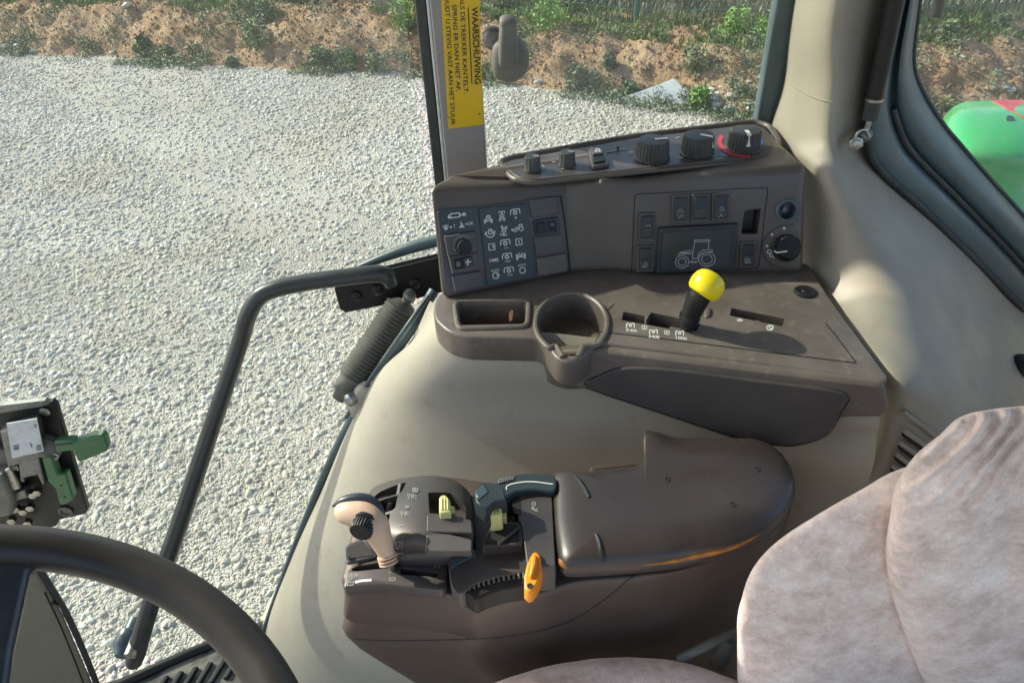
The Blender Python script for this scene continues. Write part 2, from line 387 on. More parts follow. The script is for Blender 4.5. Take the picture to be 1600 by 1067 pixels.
# ================================================================== OUTSIDE
FOOT = [(-60, 25), (-20, 14.4), (-10, 11.6), (-6.8, 10.65), (-3.87, 9.63), (-.9, 8.81), (.82, 7.92), (2.6, 6.87), (4.7, 6.6), (8, 6.9), (20, 8), (60, 12)]
def foot(x):
    for (a, b), (c, d) in zip(FOOT, FOOT[1:]):
        if a <= x <= c:
            t = (x-a)/(c-a); return b+(d-b)*t
    return 9
GZ = -1.3
def sm(t): t = max(0, min(1, t)); return t*t*(3-2*t)
def bankz(x, y):
    d = y-foot(x) + .22*noise.noise(V((x*.7, y*.7, 3)))
    h = .46 + .07*noise.noise(V((x*.35, 0, 9)))
    z = GZ - .03 + h*sm((d+.05)/1.0) + .02*max(0, min(d, 6))
    rough = sm(d/.25)*(1-.5*sm((d-1.2)/1))
    z += rough*(.075*fbm((x, y, 0), 2.4, 4) + .05*fbm((x, y, 5), 9, 4))
    return z
def groundmat():
    mt, t, b = newmat('gravel dust'); N = t.nodes.new; L = t.links.new
    P = N('ShaderNodeNewGeometry').outputs['Position']
    n1 = N('ShaderNodeTexNoise'); n1.inputs['Scale'].default_value = 1.1; n1.inputs['Detail'].default_value = 7; L(P, n1.inputs['Vector'])
    r = N('ShaderNodeValToRGB'); e = r.color_ramp.elements; e[0].position = .35; e[0].color = (.44, .385, .285, 1); e[1].position = .7; e[1].color = (.53, .48, .38, 1)
    L(n1.outputs[0], r.inputs[0])
    v = N('ShaderNodeTexVoronoi'); v.inputs['Scale'].default_value = 70; L(P, v.inputs['Vector'])
    v2 = N('ShaderNodeTexVoronoi'); v2.inputs['Scale'].default_value = 150; L(P, v2.inputs['Vector'])
    mx = N('ShaderNodeMix'); mx.data_type = 'RGBA'; mx.blend_type = 'OVERLAY'; mx.inputs[0].default_value = .10; L(r.outputs[0], mx.inputs[6]); L(v.outputs['Color'], mx.inputs[7])
    hs = N('ShaderNodeHueSaturation'); hs.inputs['Saturation'].default_value = .6; L(mx.outputs[2], hs.inputs['Color']); L(hs.outputs[0], b.inputs['Base Color'])
    b.inputs['Roughness'].default_value = .95; b.inputs['Specular IOR Level'].default_value = .1
    b1 = N('ShaderNodeBump'); b1.invert = True; b1.inputs['Strength'].default_value = .9; b1.inputs['Distance'].default_value = .012; L(v.outputs[0], b1.inputs['Height'])
    b2 = N('ShaderNodeBump'); b2.invert = True; b2.inputs['Strength'].default_value = .7; b2.inputs['Distance'].default_value = .006; L(v2.outputs[0], b2.inputs['Height']); L(b1.outputs[0], b2.inputs['Normal'])
    L(b2.outputs[0], b.inputs['Normal']); return mt
def stonemat():
    mt, t, b = newmat('gravel stone'); N = t.nodes.new; L = t.links.new
    oi = N('ShaderNodeObjectInfo'); P = N('ShaderNodeNewGeometry').outputs['Position']
    r = N('ShaderNodeValToRGB'); e = r.color_ramp.elements; e[0].position = 0; e[0].color = (.38, .36, .31, 1); e[1].position = 1; e[1].color = (.69, .665, .60, 1)
    for p, c in ((.1, (.34, .33, .30, 1)), (.3, (.49, .465, .40, 1)), (.6, (.58, .555, .49, 1))): r.color_ramp.elements.new(p).color = c
    L(oi.outputs['Random'], r.inputs[0])
    n = N('ShaderNodeTexNoise'); n.inputs['Scale'].default_value = 60; n.inputs['Detail'].default_value = 5; L(P, n.inputs['Vector'])
    dn = N('ShaderNodeTexNoise'); dn.inputs['Scale'].default_value = .9; dn.inputs['Detail'].default_value = 6; dn.inputs['Roughness'].default_value = .65; L(P, dn.inputs['Vector'])
    dr = N('ShaderNodeMapRange'); dr.inputs[1].default_value = .46; dr.inputs[2].default_value = .62; dr.inputs[4].default_value = .62; L(dn.outputs[0], dr.inputs[0])
    dm = N('ShaderNodeMix'); dm.data_type = 'RGBA'; dm.inputs[7].default_value = (.46, .405, .305, 1); L(r.outputs[0], dm.inputs[6]); L(dr.outputs[0], dm.inputs[0])
    q = N('ShaderNodeMapRange'); q.inputs[1].default_value = .35; q.inputs[2].default_value = .65; q.inputs[3].default_value = .82; q.inputs[4].default_value = 1.08; L(n.outputs[0], q.inputs[0])
    mx = N('ShaderNodeMix'); mx.data_type = 'RGBA'; mx.blend_type = 'MULTIPLY'; mx.inputs[0].default_value = 1; L(dm.outputs[2], mx.inputs[6]); L(q.outputs[0], mx.inputs[7]); L(mx.outputs[2], b.inputs['Base Color'])
    b.inputs['Roughness'].default_value = .85; b.inputs['Specular IOR Level'].default_value = .25
    bp = N('ShaderNodeBump'); bp.inputs['Strength'].default_value = .4; bp.inputs['Distance'].default_value = .004; L(n.outputs[0], bp.inputs['Height']); L(bp.outputs[0], b.inputs['Normal']); return mt
def soilmat():
    mt, t, b = newmat('clay bank'); N = t.nodes.new; L = t.links.new
    P = N('ShaderNodeNewGeometry').outputs['Position']
    n1 = N('ShaderNodeTexNoise'); n1.inputs['Scale'].default_value = 2.2; n1.inputs['Detail'].default_value = 9; n1.inputs['Roughness'].default_value = .65; L(P, n1.inputs['Vector'])
    r = N('ShaderNodeValToRGB'); e = r.color_ramp.elements; e[0].position = .3; e[0].color = (.29, .185, .11, 1); e[1].position = .72; e[1].color = (.57, .42, .28, 1)
    r.color_ramp.elements.new(.48).color = (.44, .285, .17, 1)
    L(n1.outputs[0], r.inputs[0])
    n2 = N('ShaderNodeTexNoise'); n2.inputs['Scale'].default_value = 20; n2.inputs['Detail'].default_value = 7; n2.inputs['Roughness'].default_value = .7; L(P, n2.inputs['Vector'])
    mr = N('ShaderNodeMapRange'); mr.inputs[1].default_value = .6; mr.inputs[2].default_value = .68; L(n2.outputs[0], mr.inputs[0])
    mx = N('ShaderNodeMix'); mx.data_type = 'RGBA'; mx.inputs[7].default_value = (.46, .40, .31, 1); L(r.outputs[0], mx.inputs[6]); L(mr.outputs[0], mx.inputs[0]); L(mx.outputs[2], b.inputs['Base Color'])
    b.inputs['Roughness'].default_value = .95; b.inputs['Specular IOR Level'].default_value = .08
    bp = N('ShaderNodeBump'); bp.inputs['Strength'].default_value = 1; bp.inputs['Distance'].default_value = .05; L(n2.outputs[0], bp.inputs['Height'])
    v = N('ShaderNodeTexVoronoi'); v.inputs['Scale'].default_value = 34; L(P, v.inputs['Vector'])
    b2 = N('ShaderNodeBump'); b2.invert = True; b2.inputs['Strength'].default_value = .6; b2.inputs['Distance'].default_value = .02; L(v.outputs[0], b2.inputs['Height']); L(bp.outputs[0], b2.inputs['Normal'])
    L(b2.outputs[0], b.inputs['Normal']); return mt
M['sandgrit'] = surf('sandy grit', (.50, .45, .36), .9, (.60, .55, .46), 40, gstr=0, spec=.1)
M['ground'] = groundmat(); M['stone'] = stonemat(); M['soil'] = soilmat()
M['field'] = surf('rough grass soil', (.14, .13, .07), .95, (.075, .11, .035), 1.3, .4, .6, 20, .8, .05, spec=.05)
def leafmat(name, a, b2):
    mt, t, b = newmat(name); N = t.nodes.new; L = t.links.new
    P = N('ShaderNodeNewGeometry').outputs['Position']; n = N('ShaderNodeTexNoise'); n.inputs['Scale'].default_value = 7; n.inputs['Detail'].default_value = 8; L(P, n.inputs['Vector'])
    r = N('ShaderNodeValToRGB'); e = r.color_ramp.elements; e[0].position = .38; e[0].color = (*a, 1); e[1].position = .62; e[1].color = (*b2, 1); L(n.outputs[0], r.inputs[0]); L(r.outputs[0], b.inputs['Base Color'])
    b.inputs['Roughness'].default_value = .6; b.inputs['Specular IOR Level'].default_value = .3; return mt
M['grass'] = leafmat('grass blades', (.10, .17, .05), (.25, .31, .11))
M['dry'] = leafmat('dry stems', (.22, .20, .13), (.36, .34, .25))
M['weed'] = leafmat('weed leaves', (.08, .12, .06), (.19, .23, .12))
M['bright'] = leafmat('bright leaves', (.09, .20, .03), (.20, .33, .07))
M['shrub'] = leafmat('grey green shrub', (.11, .14, .085), (.23, .26, .18))

# ground sheet, gravel, bank, field
gs = mk('gravel_ground', [(-400, -400, GZ), (400, -400, GZ), (400, 400, GZ), (-400, 400, GZ)], [[0, 1, 2, 3]], M['ground'], recalc=False)
gs['kind'] = 'structure'
def gridmesh(name, xs, ys, fz, mat):
    vs = [(x, foot(x)+d, fz(x, foot(x)+d)) for d in ys for x in xs]; k = len(xs)
    fs = [[i*k+j, i*k+j+1, (i+1)*k+j+1, (i+1)*k+j] for i in range(len(ys)-1) for j in range(k-1)]
    return mk(name, vs, fs, mat, sharp=180, recalc=False)
xs = [-60, -40, -25, -18] + [-13+.055*i for i in range(420)] + [11, 14, 20, 35, 60]
ys = [-.35+.05*i for i in range(64)]
bk = gridmesh('earth_bank', xs, ys, bankz, M['soil']); bk['kind'] = 'structure'
xs2 = [-60, -30, -15]+[-12+.5*i for i in range(48)]+[15, 30, 60]
fd = gridmesh('grass_field', xs2, [2.75, 3.2, 4, 6, 10, 20, 50, 120, 300], lambda x, y: bankz(x, min(y, foot(x)+6))-.04+.0*y, M['field']); fd['kind'] = 'structure'

def gravel(name, poly, dens, smin, smax, seed, mat, zoff, patchy):
    me = bpy.data.meshes.new(name); me.from_pydata([(x, y, 0) for x, y in poly], [], [list(range(len(poly)))]); me.materials.append(mat)
    o = bpy.data.objects.new(name, me); COL.objects.link(o); o.location = (0, 0, GZ+zoff)
    g = bpy.data.node_groups.new(name, 'GeometryNodeTree')
    g.interface.new_socket('Geometry', in_out='INPUT', socket_type='NodeSocketGeometry'); g.interface.new_socket('Geometry', in_out='OUTPUT', socket_type='NodeSocketGeometry')
    N = g.nodes.new; L = g.links.new; gi = N('NodeGroupInput'); go = N('NodeGroupOutput')
    pos = N('GeometryNodeInputPosition'); ns = N('ShaderNodeTexNoise'); ns.inputs['Scale'].default_value = .95; ns.inputs['Detail'].default_value = 5; ns.inputs['Roughness'].default_value = .6
    L(pos.outputs[0], ns.inputs['Vector'])
    mr = N('ShaderNodeMapRange'); mr.inputs[1].default_value = .54; mr.inputs[2].default_value = .63; mr.inputs[3].default_value = dens*patchy; mr.inputs[4].default_value = dens; L(ns.outputs[0], mr.inputs[0])
    # worn strip close to the machine: fewer stones, more in the far part
    sx = N('ShaderNodeSeparateXYZ'); L(pos.outputs[0], sx.inputs[0])
    far = N('ShaderNodeMapRange'); far.inputs[1].default_value = 2.5; far.inputs[2].default_value = 6.0; far.inputs[3].default_value = 0; far.inputs[4].default_value = .21; L(sx.outputs[1], far.inputs[0])
    ad = N('ShaderNodeMath'); ad.operation = 'ADD'; L(ns.outputs[0], ad.inputs[0]); L(far.outputs[0], ad.inputs[1])
    xr = N('ShaderNodeMapRange'); xr.inputs[1].default_value = -4.5; xr.inputs[2].default_value = 0; xr.inputs[3].default_value = -.03; xr.inputs[4].default_value = .09; L(sx.outputs[0], xr.inputs[0])
    ad2 = N('ShaderNodeMath'); ad2.operation = 'ADD'; L(ad.outputs[0], ad2.inputs[0]); L(xr.outputs[0], ad2.inputs[1]); L(ad2.outputs[0], mr.inputs[0])
    dp = N('GeometryNodeDistributePointsOnFaces'); dp.inputs['Seed'].default_value = seed; L(gi.outputs[0], dp.inputs['Mesh']); L(mr.outputs[0], dp.inputs['Density'])
    join = N('GeometryNodeJoinGeometry'); g2i = []
    for k in range(5):
        ic = N('GeometryNodeMeshIcoSphere'); ic.inputs['Radius'].default_value = 1; ic.inputs['Subdivisions'].default_value = 3 if smax > .02 else 2
        p2 = N('GeometryNodeInputPosition'); n2 = N('ShaderNodeTexNoise'); n2.noise_dimensions = '4D'; n2.inputs['W'].default_value = k*7.3+seed; n2.inputs['Scale'].default_value = .8; n2.inputs['Detail'].default_value = 2
        L(p2.outputs[0], n2.inputs['Vector'])
        vm = N('ShaderNodeVectorMath'); vm.operation = 'SUBTRACT'; L(n2.outputs['Color'], vm.inputs[0]); vm.inputs[1].default_value = (.5, .5, .5)
        vs = N('ShaderNodeVectorMath'); vs.operation = 'SCALE'; vs.inputs['Scale'].default_value = 1.35; L(vm.outputs[0], vs.inputs[0])
        sp = N('GeometryNodeSetPosition'); L(ic.outputs['Mesh'], sp.inputs[0]); L(vs.outputs[0], sp.inputs['Offset'])
        ss = N('GeometryNodeSetShadeSmooth'); L(sp.outputs[0], ss.inputs[0])
        st = N('GeometryNodeSetMaterial'); st.inputs['Material'].default_value = mat; L(ss.outputs[0], st.inputs[0])
        gg = N('GeometryNodeGeometryToInstance'); L(st.outputs[0], gg.inputs[0]); g2i.append(gg)
    for q in g2i: L(q.outputs[0], join.inputs[0])
    ip = N('GeometryNodeInstanceOnPoints'); ip.inputs['Pick Instance'].default_value = True; L(dp.outputs['Points'], ip.inputs['Points']); L(join.outputs[0], ip.inputs['Instance'])
    rr = N('FunctionNodeRandomValue'); rr.data_type = 'FLOAT_VECTOR'; rr.inputs[0].default_value = (-.5, -.5, 0); rr.inputs[1].default_value = (.5, .5, 6.283); rr.inputs['Seed'].default_value = seed+3
    L(rr.outputs[0], ip.inputs['Rotation'])
    rs = N('FunctionNodeRandomValue'); rs.data_type = 'FLOAT'; rs.inputs[2].default_value = 0; rs.inputs[3].default_value = 1; rs.inputs['Seed'].default_value = seed+5
    pw = N('ShaderNodeMath'); pw.operation = 'POWER'; pw.inputs[1].default_value = 3.4; L(rs.outputs[1], pw.inputs[0])
    mm = N('ShaderNodeMapRange'); mm.inputs[3].default_value = smin; mm.inputs[4].default_value = smax; L(pw.outputs[0], mm.inputs[0])
    rv = N('FunctionNodeRandomValue'); rv.data_type = 'FLOAT_VECTOR'; rv.inputs[0].default_value = (.8, .6, .45); rv.inputs[1].default_value = (1.35, 1.0, .75); rv.inputs['Seed'].default_value = seed+9
    sc = N('ShaderNodeVectorMath'); sc.operation = 'SCALE'; L(rv.outputs[0], sc.inputs[0]); L(mm.outputs[0], sc.inputs['Scale']); L(sc.outputs[0], ip.inputs['Scale'])
    L(ip.outputs[0], go.inputs[0]); md = o.modifiers.new('scatter', 'NODES'); md.node_group = g
    o['kind'] = 'stuff'; o['label'] = {1: 'pale rounded gravel stones covering the yard', 2: 'finer pale grit between the larger gravel stones'}[seed]; o['category'] = 'gravel'
    return o
far_edge = [(x, foot(x)+.05) for x in (8, 6, 4.7, 2.6, .82, -.9, -3.87, -6.8, -9)]
gravel('gravel', [(-9, .4), (2.0, .4), (8, 4)]+far_edge, 3800, .005, .0235, 1, M['stone'], .001, .16)
gravel('grit', [(-5, .4), (2, .4), (3, 5), (-5, 5)], 3800, .003, .008, 2, M['sandgrit'], .001, .9)

# loose rocks
def rock(name, c, r, mat, label, group=None, flat=.6, seed=0, cat='rock'):
    bm = bmesh.new(); bmesh.ops.create_icosphere(bm, subdivisions=3, radius=1)
    rnd = random.Random(seed); ax = [V((rnd.uniform(-1, 1), rnd.uniform(-1, 1), rnd.uniform(-.6, 1))).normalized() for _ in range(9)]; cl = [rnd.uniform(.55, .85) for _ in ax]
    vs = []
    for v in bm.verts:
        p = v.co.copy()
        for a, q in zip(ax, cl):
            dd = p.dot(a)
            if dd > q: p -= a*(dd-q)*.92
        p *= 1+.12*noise.noise(p*2+V((seed, 0, 0)))
        vs.append(V(c)+V((p.x*r*1.2, p.y*r, p.z*r*flat+r*flat*.35)))
    fs = [[v.index for v in f.verts] for f in bm.faces]; bm.free()
    return tag(mk(name, vs, fs, mat, sharp=28), label, cat, group)
def gp(px, py, dz=0):
    """point of the ground or bank under a traced pixel"""
    d = ray(px, py); t = 3.0
    for _ in range(3000):
        p = CAM+d*t; g = bankz(p.x, p.y) if p.y > foot(p.x)-.3 else GZ
        if p.z <= g: break
        t += .006
    return V((p.x, p.y, g+dz))
RK = [(8, 78, .17, 'largest white rock at the far left foot of the bank'), (30, 74, .12, 'white rock next to the largest one at the far left'), (52, 80, .08, 'small white rock third from the left edge along the gravel'),
      (84, 48, .07, 'small white stone high on the left end of the bank'), (103, 40, .055, 'tiny pale stone highest on the left end of the bank'), (197, 9, .10, 'pale stone on the grass above the left bank'),
      (417, 108, .06, 'small white stone at the gravel edge left of the grey post'), (842, 128, .08, 'white stone at the bank foot right of the window latch'), (958, 147, .11, 'flat white stone left of the tilted grey slab'),
      (1176, 172, .13, 'flat white stone at the gravel edge beside the beige pillar'), (760, 42, .06, 'white stone among grass just right of the yellow sticker'), (997, 158, .07, 'small white stone touching the grey slab')]
for i, (a, b, r, lb) in enumerate(RK): rock('rock', gp(a, b, -.01), r*.62, M['rock'], lb, seed=i+3)
# rubble heap on the right: pieces one can tell apart
rnd = random.Random(5)
for i in range(34):
    a = rnd.uniform(1112, 1212); b = rnd.uniform(118+max(0, 1165-a)*.35, 172)
    rock('rubble_stone', gp(a, b, -.02), rnd.uniform(.035, .085), M['rock'], 'flat pale rubble stone in the heap left of the beige pillar', 'rubble stones heaped on the bank foot', .45, seed=50+i, cat='stone')
for i in range(26):
    a = rnd.uniform(1440, 1600); b = rnd.uniform(60, 175)
    rock('clod', gp(a, b, -.02), rnd.uniform(.015, .05), M['soil'] if i % 3 else M['rock'], 'small clod on the ochre bank seen through the rear side window', 'clods on the bank behind the rear side window', .5, seed=90+i, cat='clod')
for i in range(60):
    a = rnd.uniform(10, 1190); b0 = 35; b = rnd.uniform(35, 110 if a < 700 else 140)
    rock('bank_pebble', gp(a, b, -.01), rnd.uniform(.012, .04), M['rock'] if i % 2 else M['soil'], 'small stone or clod stuck in the clay bank face', 'stones stuck in the clay bank', .6, seed=130+i, cat='stone')
vs, fs = [], []
for i in range(9000):
    x = rnd.uniform(-9, 8); d = rnd.uniform(-.12, 1.5); y = foot(x)+d; z = bankz(x, y); r = rnd.uniform(.006, .028)*(1 if rnd.random() < .9 else 1.7); k = len(vs)
    q = [V((rnd.uniform(.6, 1.3), 0, 0)), V((0, rnd.uniform(.6, 1.2), 0)), V((-rnd.uniform(.6, 1.3), 0, 0)), V((0, -rnd.uniform(.6, 1.2), 0)), V((rnd.uniform(-.3, .3), rnd.uniform(-.3, .3), rnd.uniform(.5, .9))), V((0, 0, -.6))]
    vs += [V((x, y, z+r*.2))+w*r for w in q]; fs += [[k, k+1, k+4], [k+1, k+2, k+4], [k+2, k+3, k+4], [k+3, k, k+4], [k+1, k, k+5], [k+2, k+1, k+5], [k+3, k+2, k+5], [k, k+3, k+5]]
tag(mk('clay_crumbs', vs, fs, M['soil'], smooth=False, recalc=False), 'loose clay crumbs and small lumps scattered over the bank', 'clods')['kind'] = 'stuff'
# tilted slab
sp = [gp(925, 166), gp(1084, 168)]
c0, c1 = sp; up = V((.05, .30, .20)); n = (c1-c0).cross(up).normalized()
pr = [c0, c0+(c1-c0)*.12+V((0, 0, -.04)), c1+V((0, 0, -.05)), c1+up*.42-(c1-c0)*.02, c0+(c1-c0)*.80+up*.98, c0+(c1-c0)*.68+up*.80, c0+(c1-c0)*.34+up*.36]
tag(bevel_obj(prism('stone_slab', pr, -n if n.y > 0 else n, .07, M['slab']), .006), 'tilted pale grey stone slab lying at the foot of the bank', 'slab')

# vegetation
def blades(c, n, h, sp, rnd, w=.008, lean=.5, vs=None, fs=None):
    for _ in range(n):
        a = rnd.uniform(0, 6.283); r = sp*math.sqrt(rnd.random()); b = V((c[0]+r*math.cos(a), c[1]+r*math.sin(a), c[2]-.01))
        hh = h*rnd.uniform(.45, 1.1); d = V((math.cos(a), math.sin(a), 0))*hh*lean*rnd.uniform(.1, 1) + V((rnd.uniform(-.2, .2), rnd.uniform(-.2, .2), 0))*hh
        s = V((-math.sin(a+rnd.uniform(-1, 1)), math.cos(a), 0)).normalized()*w*rnd.uniform(.6, 1.3); k = len(vs)
        m1 = b+d*.35+V((0, 0, hh*.6)); t = b+d+V((0, 0, hh*rnd.uniform(.75, 1)))
        vs += [b-s, b+s, m1+s*.8, m1-s*.8, t]; fs += [[k, k+1, k+2, k+3], [k+3, k+2, k+4]]
def leaves(c, n, h, sp, rnd, size, vs, fs, stems=True):
    for i in range(n):
        a = rnd.uniform(0, 6.283); q = rnd.random(); hh = h*(q**.8); r = sp*(1-.55*q)*math.sqrt(rnd.random())
        p = V((c[0]+r*math.cos(a), c[1]+r*math.sin(a), c[2]+hh))
        u = V((rnd.uniform(-1, 1), rnd.uniform(-1, 1), rnd.uniform(-.3, 1))).normalized(); v = u.orthogonal().normalized(); v.rotate(Matrix.Rotation(rnd.uniform(0, 6.28), 3, u)) if False else None
        L = size*rnd.uniform(.6, 1.4); k = len(vs)
        vs += [p-u*L, p+v*L*.35, p+u*L, p-v*L*.35]; fs += [[k, k+1, k+2, k+3]]
        if stems and i % 5 == 0:
            k = len(vs); s = V((.003, 0, 0)); vs += [V(c)-s, V(c)+s, p+s*.5, p-s*.5]; fs += [[k, k+1, k+2, k+3]]
rnd = random.Random(11)
vs, fs = [], []
def band(xr, dr, n, fn):
    for _ in range(n):
        x = rnd.uniform(*xr); y = foot(x)+rnd.uniform(*dr); fn((x, y, bankz(x, y)))
def clumpy(p, s=1.1, th=0.0): return noise.noise(V((p[0]*s, p[1]*s, 4))) > th
band((-9, 9), (.95, 1.6), 3000, lambda p: blades(p, 12, .09, .10, rnd, vs=vs, fs=fs) if clumpy(p, 1.3, -.1) else None)
band((-9, 9), (1.5, 4.2), 3200, lambda p: blades(p, 12, .12, .12, rnd, .009, vs=vs, fs=fs))
tag(mk('bank_grass', vs, fs, M['grass'], smooth=False, recalc=False), 'green grass growing along the top of the bank below the fence', 'grass')['kind'] = 'stuff'
vs, fs = [], []
band((-9, 9), (1.6, 4.2), 1500, lambda p: blades(p, 7, .30, .10, rnd, .004, .7, vs=vs, fs=fs))
band((-9, 9), (.1, 1.3), 1200, lambda p: blades(p, 6, .10, .08, rnd, .004, 1.1, vs=vs, fs=fs) if clumpy(p, 1.6, .05) else None)
tag(mk('dry_grass', vs, fs, M['dry'], smooth=False, recalc=False), 'dry pale stalks mixed into the grass along the fence', 'grass')['kind'] = 'stuff'
vs, fs = [], []
band((-9, 9), (-.12, .34), 1700, lambda p: (blades(p, 10, .10, .09, rnd, .006, .8, vs=vs, fs=fs), leaves(p, 14, .10, .12, rnd, .02, vs, fs)) if clumpy(p, 1.1, -.05) else None)
band((-9, 9), (.3, 1.2), 1300, lambda p: leaves(p, 16, .10, .12, rnd, .02, vs, fs) if clumpy(p, 1.4, .12) else None)
tag(mk('foot_weeds', vs, fs, M['weed'], smooth=False, recalc=False), 'low grey green weeds along the edge of the gravel', 'weeds')['kind'] = 'stuff'
PL = [(405, 72, .34, 'weed', 'upright grey green weed growing mid bank left of the grey post'), (365, 108, .16, 'weed', 'low weed at the gravel edge near the middle of the left bank'), (225, 80, .20, 'weed', 'spreading weed at the gravel edge near the left end of the bank'),
      (500, 98, .22, 'weed', 'dense weed at the gravel edge left of the grey post'), (590, 112, .26, 'weed', 'bushy weed at the gravel edge next to the grey post'), (545, 104, .14, 'bright', 'small bright green weed between two darker weeds at the gravel edge'),
      (630, 40, .30, 'bright', 'leafy plant on the bank top just left of the grey post'), (415, 28, .22, 'weed', 'leafy weed on top of the bank above the mid bank weed'), (855, 45, .42, 'bright', 'tall bright grass clump on the bank top right of the window latch'),
      (1085, 108, .26, 'weed', 'green weed growing on the clay face above the slab'), (952, 104, .14, 'weed', 'small weed on the clay face right of the window latch'), (900, 130, .22, 'weed', 'dark weed at the bank foot right of the window latch'),
      (1092, 165, .20, 'bright', 'bright green tuft right beside the grey slab'), (1150, 55, .30, 'bright', 'bright leafy weed on the bank top next to the beige pillar'), (1195, 62, .24, 'bright', 'bright weed touching the edge of the beige pillar'),
      (1480, 58, .18, 'weed', 'weed on the bank top seen through the rear side window'), (1560, 50, .2, 'weed', 'weed on the bank top at the right edge of the rear side window'), (985, 150, .16, 'weed', 'low dark weed left of the slab among stones')]
for i, (a, b, h, mt, lb) in enumerate(PL):
    c = gp(a, b, -.02); q = random.Random(300+i); vs, fs = [], []
    leaves(c, 260, h, h*.75, q, .028, vs, fs); blades(c, 50, h*.9, h*.5, q, .006, .7, vs=vs, fs=fs)
    tag(mk('weed_plant', vs, fs, M[mt], smooth=False, recalc=False), lb, 'weed')
# shrubs behind the fence
SH = [(-5.2, 2.3, .9), (-3.4, 2.6, 1.1), (-1.9, 2.3, .9), (-.2, 2.2, .9), (1.0, 2.3, .8), (2.2, 2.5, .9), (3.4, 1.9, 1.2), (4.6, 2.4, 1.1), (6.0, 2.3, 1.2), (-7.2, 2.5, 1.2)]
SL = ['leftmost but one shrub behind the fence line', 'shrub behind the fence above the left bank', 'shrub behind the fence left of the grey post', 'shrub behind the fence right of the yellow sticker', 'shrub behind the fence left of the green fence post', 'shrub behind the fence right of the green fence post',
      'tall bushy shrub behind the fence next to the beige pillar', 'shrub behind the fence seen through the rear side window', 'rightmost shrub beyond the rear side window', 'leftmost shrub behind the fence line']
for i, (x, d, h) in enumerate(SH):
    c = V((x, foot(x)+d, bankz(x, foot(x)+d)-.03)); q = random.Random(500+i); vs, fs = [], []
    leaves(c, 1500, h, h*.8, q, .03, vs, fs, True)
    t = root('shrub', 'grey green '+SL[i], 'shrub', c); mk('foliage', vs, fs, M['shrub'], t, smooth=False, recalc=False)
    vs, fs = [], []
    blades(c, 130, h*1.1, h*.3, q, .005, .9, vs=vs, fs=fs); mk('twigs', vs, fs, M['dry'], t, smooth=False, recalc=False)
# fence
def fline(x): return foot(x)+1.55
t = root('wire_fence', 'green welded wire mesh fence standing on top of the bank', 'fence', (1.6, fline(1.6), -.8))
post = gp(992, 36); fx0 = post.x
pv = [fx0+2.5*k for k in range(-4, 4)]
for x in pv:
    y = fline(x); z = bankz(x, y)
    tube('post', [(x, y, z-.2), (x, y, z+1.6)], .03, M['fencegreen'], t, seg=10, smooth_n=1)
vs, fs = [], []
def wire(a, b, r=.0022):
    a, b = V(a), V(b); d = (b-a).normalized(); s = d.orthogonal().normalized()*r; u = d.cross(s).normalized()*r; k = len(vs)
    for p in (a, b): vs.extend([p+s, p+u, p-s, p-u])
    for i in range(4): fs.append([k+i, k+(i+1) % 4, k+4+(i+1) % 4, k+4+i])
for xa, xb in zip(pv, pv[1:]):
    ya, yb = fline(xa), fline(xb); za, zb = bankz(xa, ya), bankz(xb, yb)
    for k in range(13): h = .05+k*.12; wire((xa, ya, za+h), (xb, yb, zb+h), .004)
    for k in range(1, 50):
        u = k/50; x = xa+(xb-xa)*u; y = ya+(yb-ya)*u; z = za+(zb-za)*u; wire((x, y, z+.02), (x, y, z+1.52), .0034)
vs2, fs2 = [], []; sv = (vs, fs); vs, fs = vs2, fs2
for xa, xb in zip(pv, pv[1:]):
    for k in range(26):
        u = k/26; x = xa+(xb-xa)*u; y = fline(xa)+(fline(xb)-fline(xa))*u; z = bankz(xa, fline(xa))*(1-u)+bankz(xb, fline(xb))*u; wire((x, y-.01, z+.20), (x+.01, y-.01, z+.245), .005)
o = mk('wire_barb', vs, fs, M['paper'], t, smooth=False, recalc=False); o['kind'] = 'stuff'
vs, fs = sv
o = mk('wire_mesh', vs, fs, M['wire'], t, smooth=False, recalc=False); o['kind'] = 'stuff'

# ================================================================== CAB SHELL
roof = tag(bevel_obj(prism('unseen_cab_roof', [(-1.35, -.8, 2.06), (1.35, -.8, 2.06), (1.35, 1.33, 2.06), (-1.35, 1.33, 2.06)], (0, 0, 1), .11, M['roofm']), .03), 'beige cab roof panel out of view overhead, put in to shade the cab', 'roof')  # roof is out of view, put in to block sun from the interior
fl = [Z(60, 1110, -.1), Z(190, 1069, -.1), Z(300, 1020, -.1), Z(430, 972, -.1), V((.5, .93, -.1)), V((1.3, .9, -.1)), V((1.3, -.7, -.1)), V((-1.1, -.7, -.1))]
t = root('cab_floor', 'dusty ribbed rubber floor mat at the door sill below the steering wheel', 'floor mat', (0, 0, -.1))
prism('mat', fl, (0, 0, 1), .05, M['mat'], t, .006)
tube('sill_edge', [fl[0]+V((0, 0, .004)), fl[1]+V((0, 0, .004)), fl[2]+V((0, 0, .004)), fl[3]+V((0, 0, .004))], .012, M['black'], t, smooth_n=3)
zf = ZP(-.1)
for i in range(9):
    a = 232+i*23; b = 1082-i*7
    pp('rib', [(a, b+12), (a+8, b+12), (a+32, b-28), (a+24, b-28)], zf, .009, M['black'], t, bev=.003)
prism('unseen_rear_bulkhead', [(1.3, -.7, .9), (1.3, 1.2, .9), (1.3, 1.2, -.1), (1.3, -.7, -.1)], (-1, 0, 0), .04, M['beige'])  # unseen rear wall, added as part of the structure shading the cab
tag(bpy.data.objects['unseen_rear_bulkhead'], 'beige lower wall panel out of view behind the seat, added to shade the cab', 'panel')

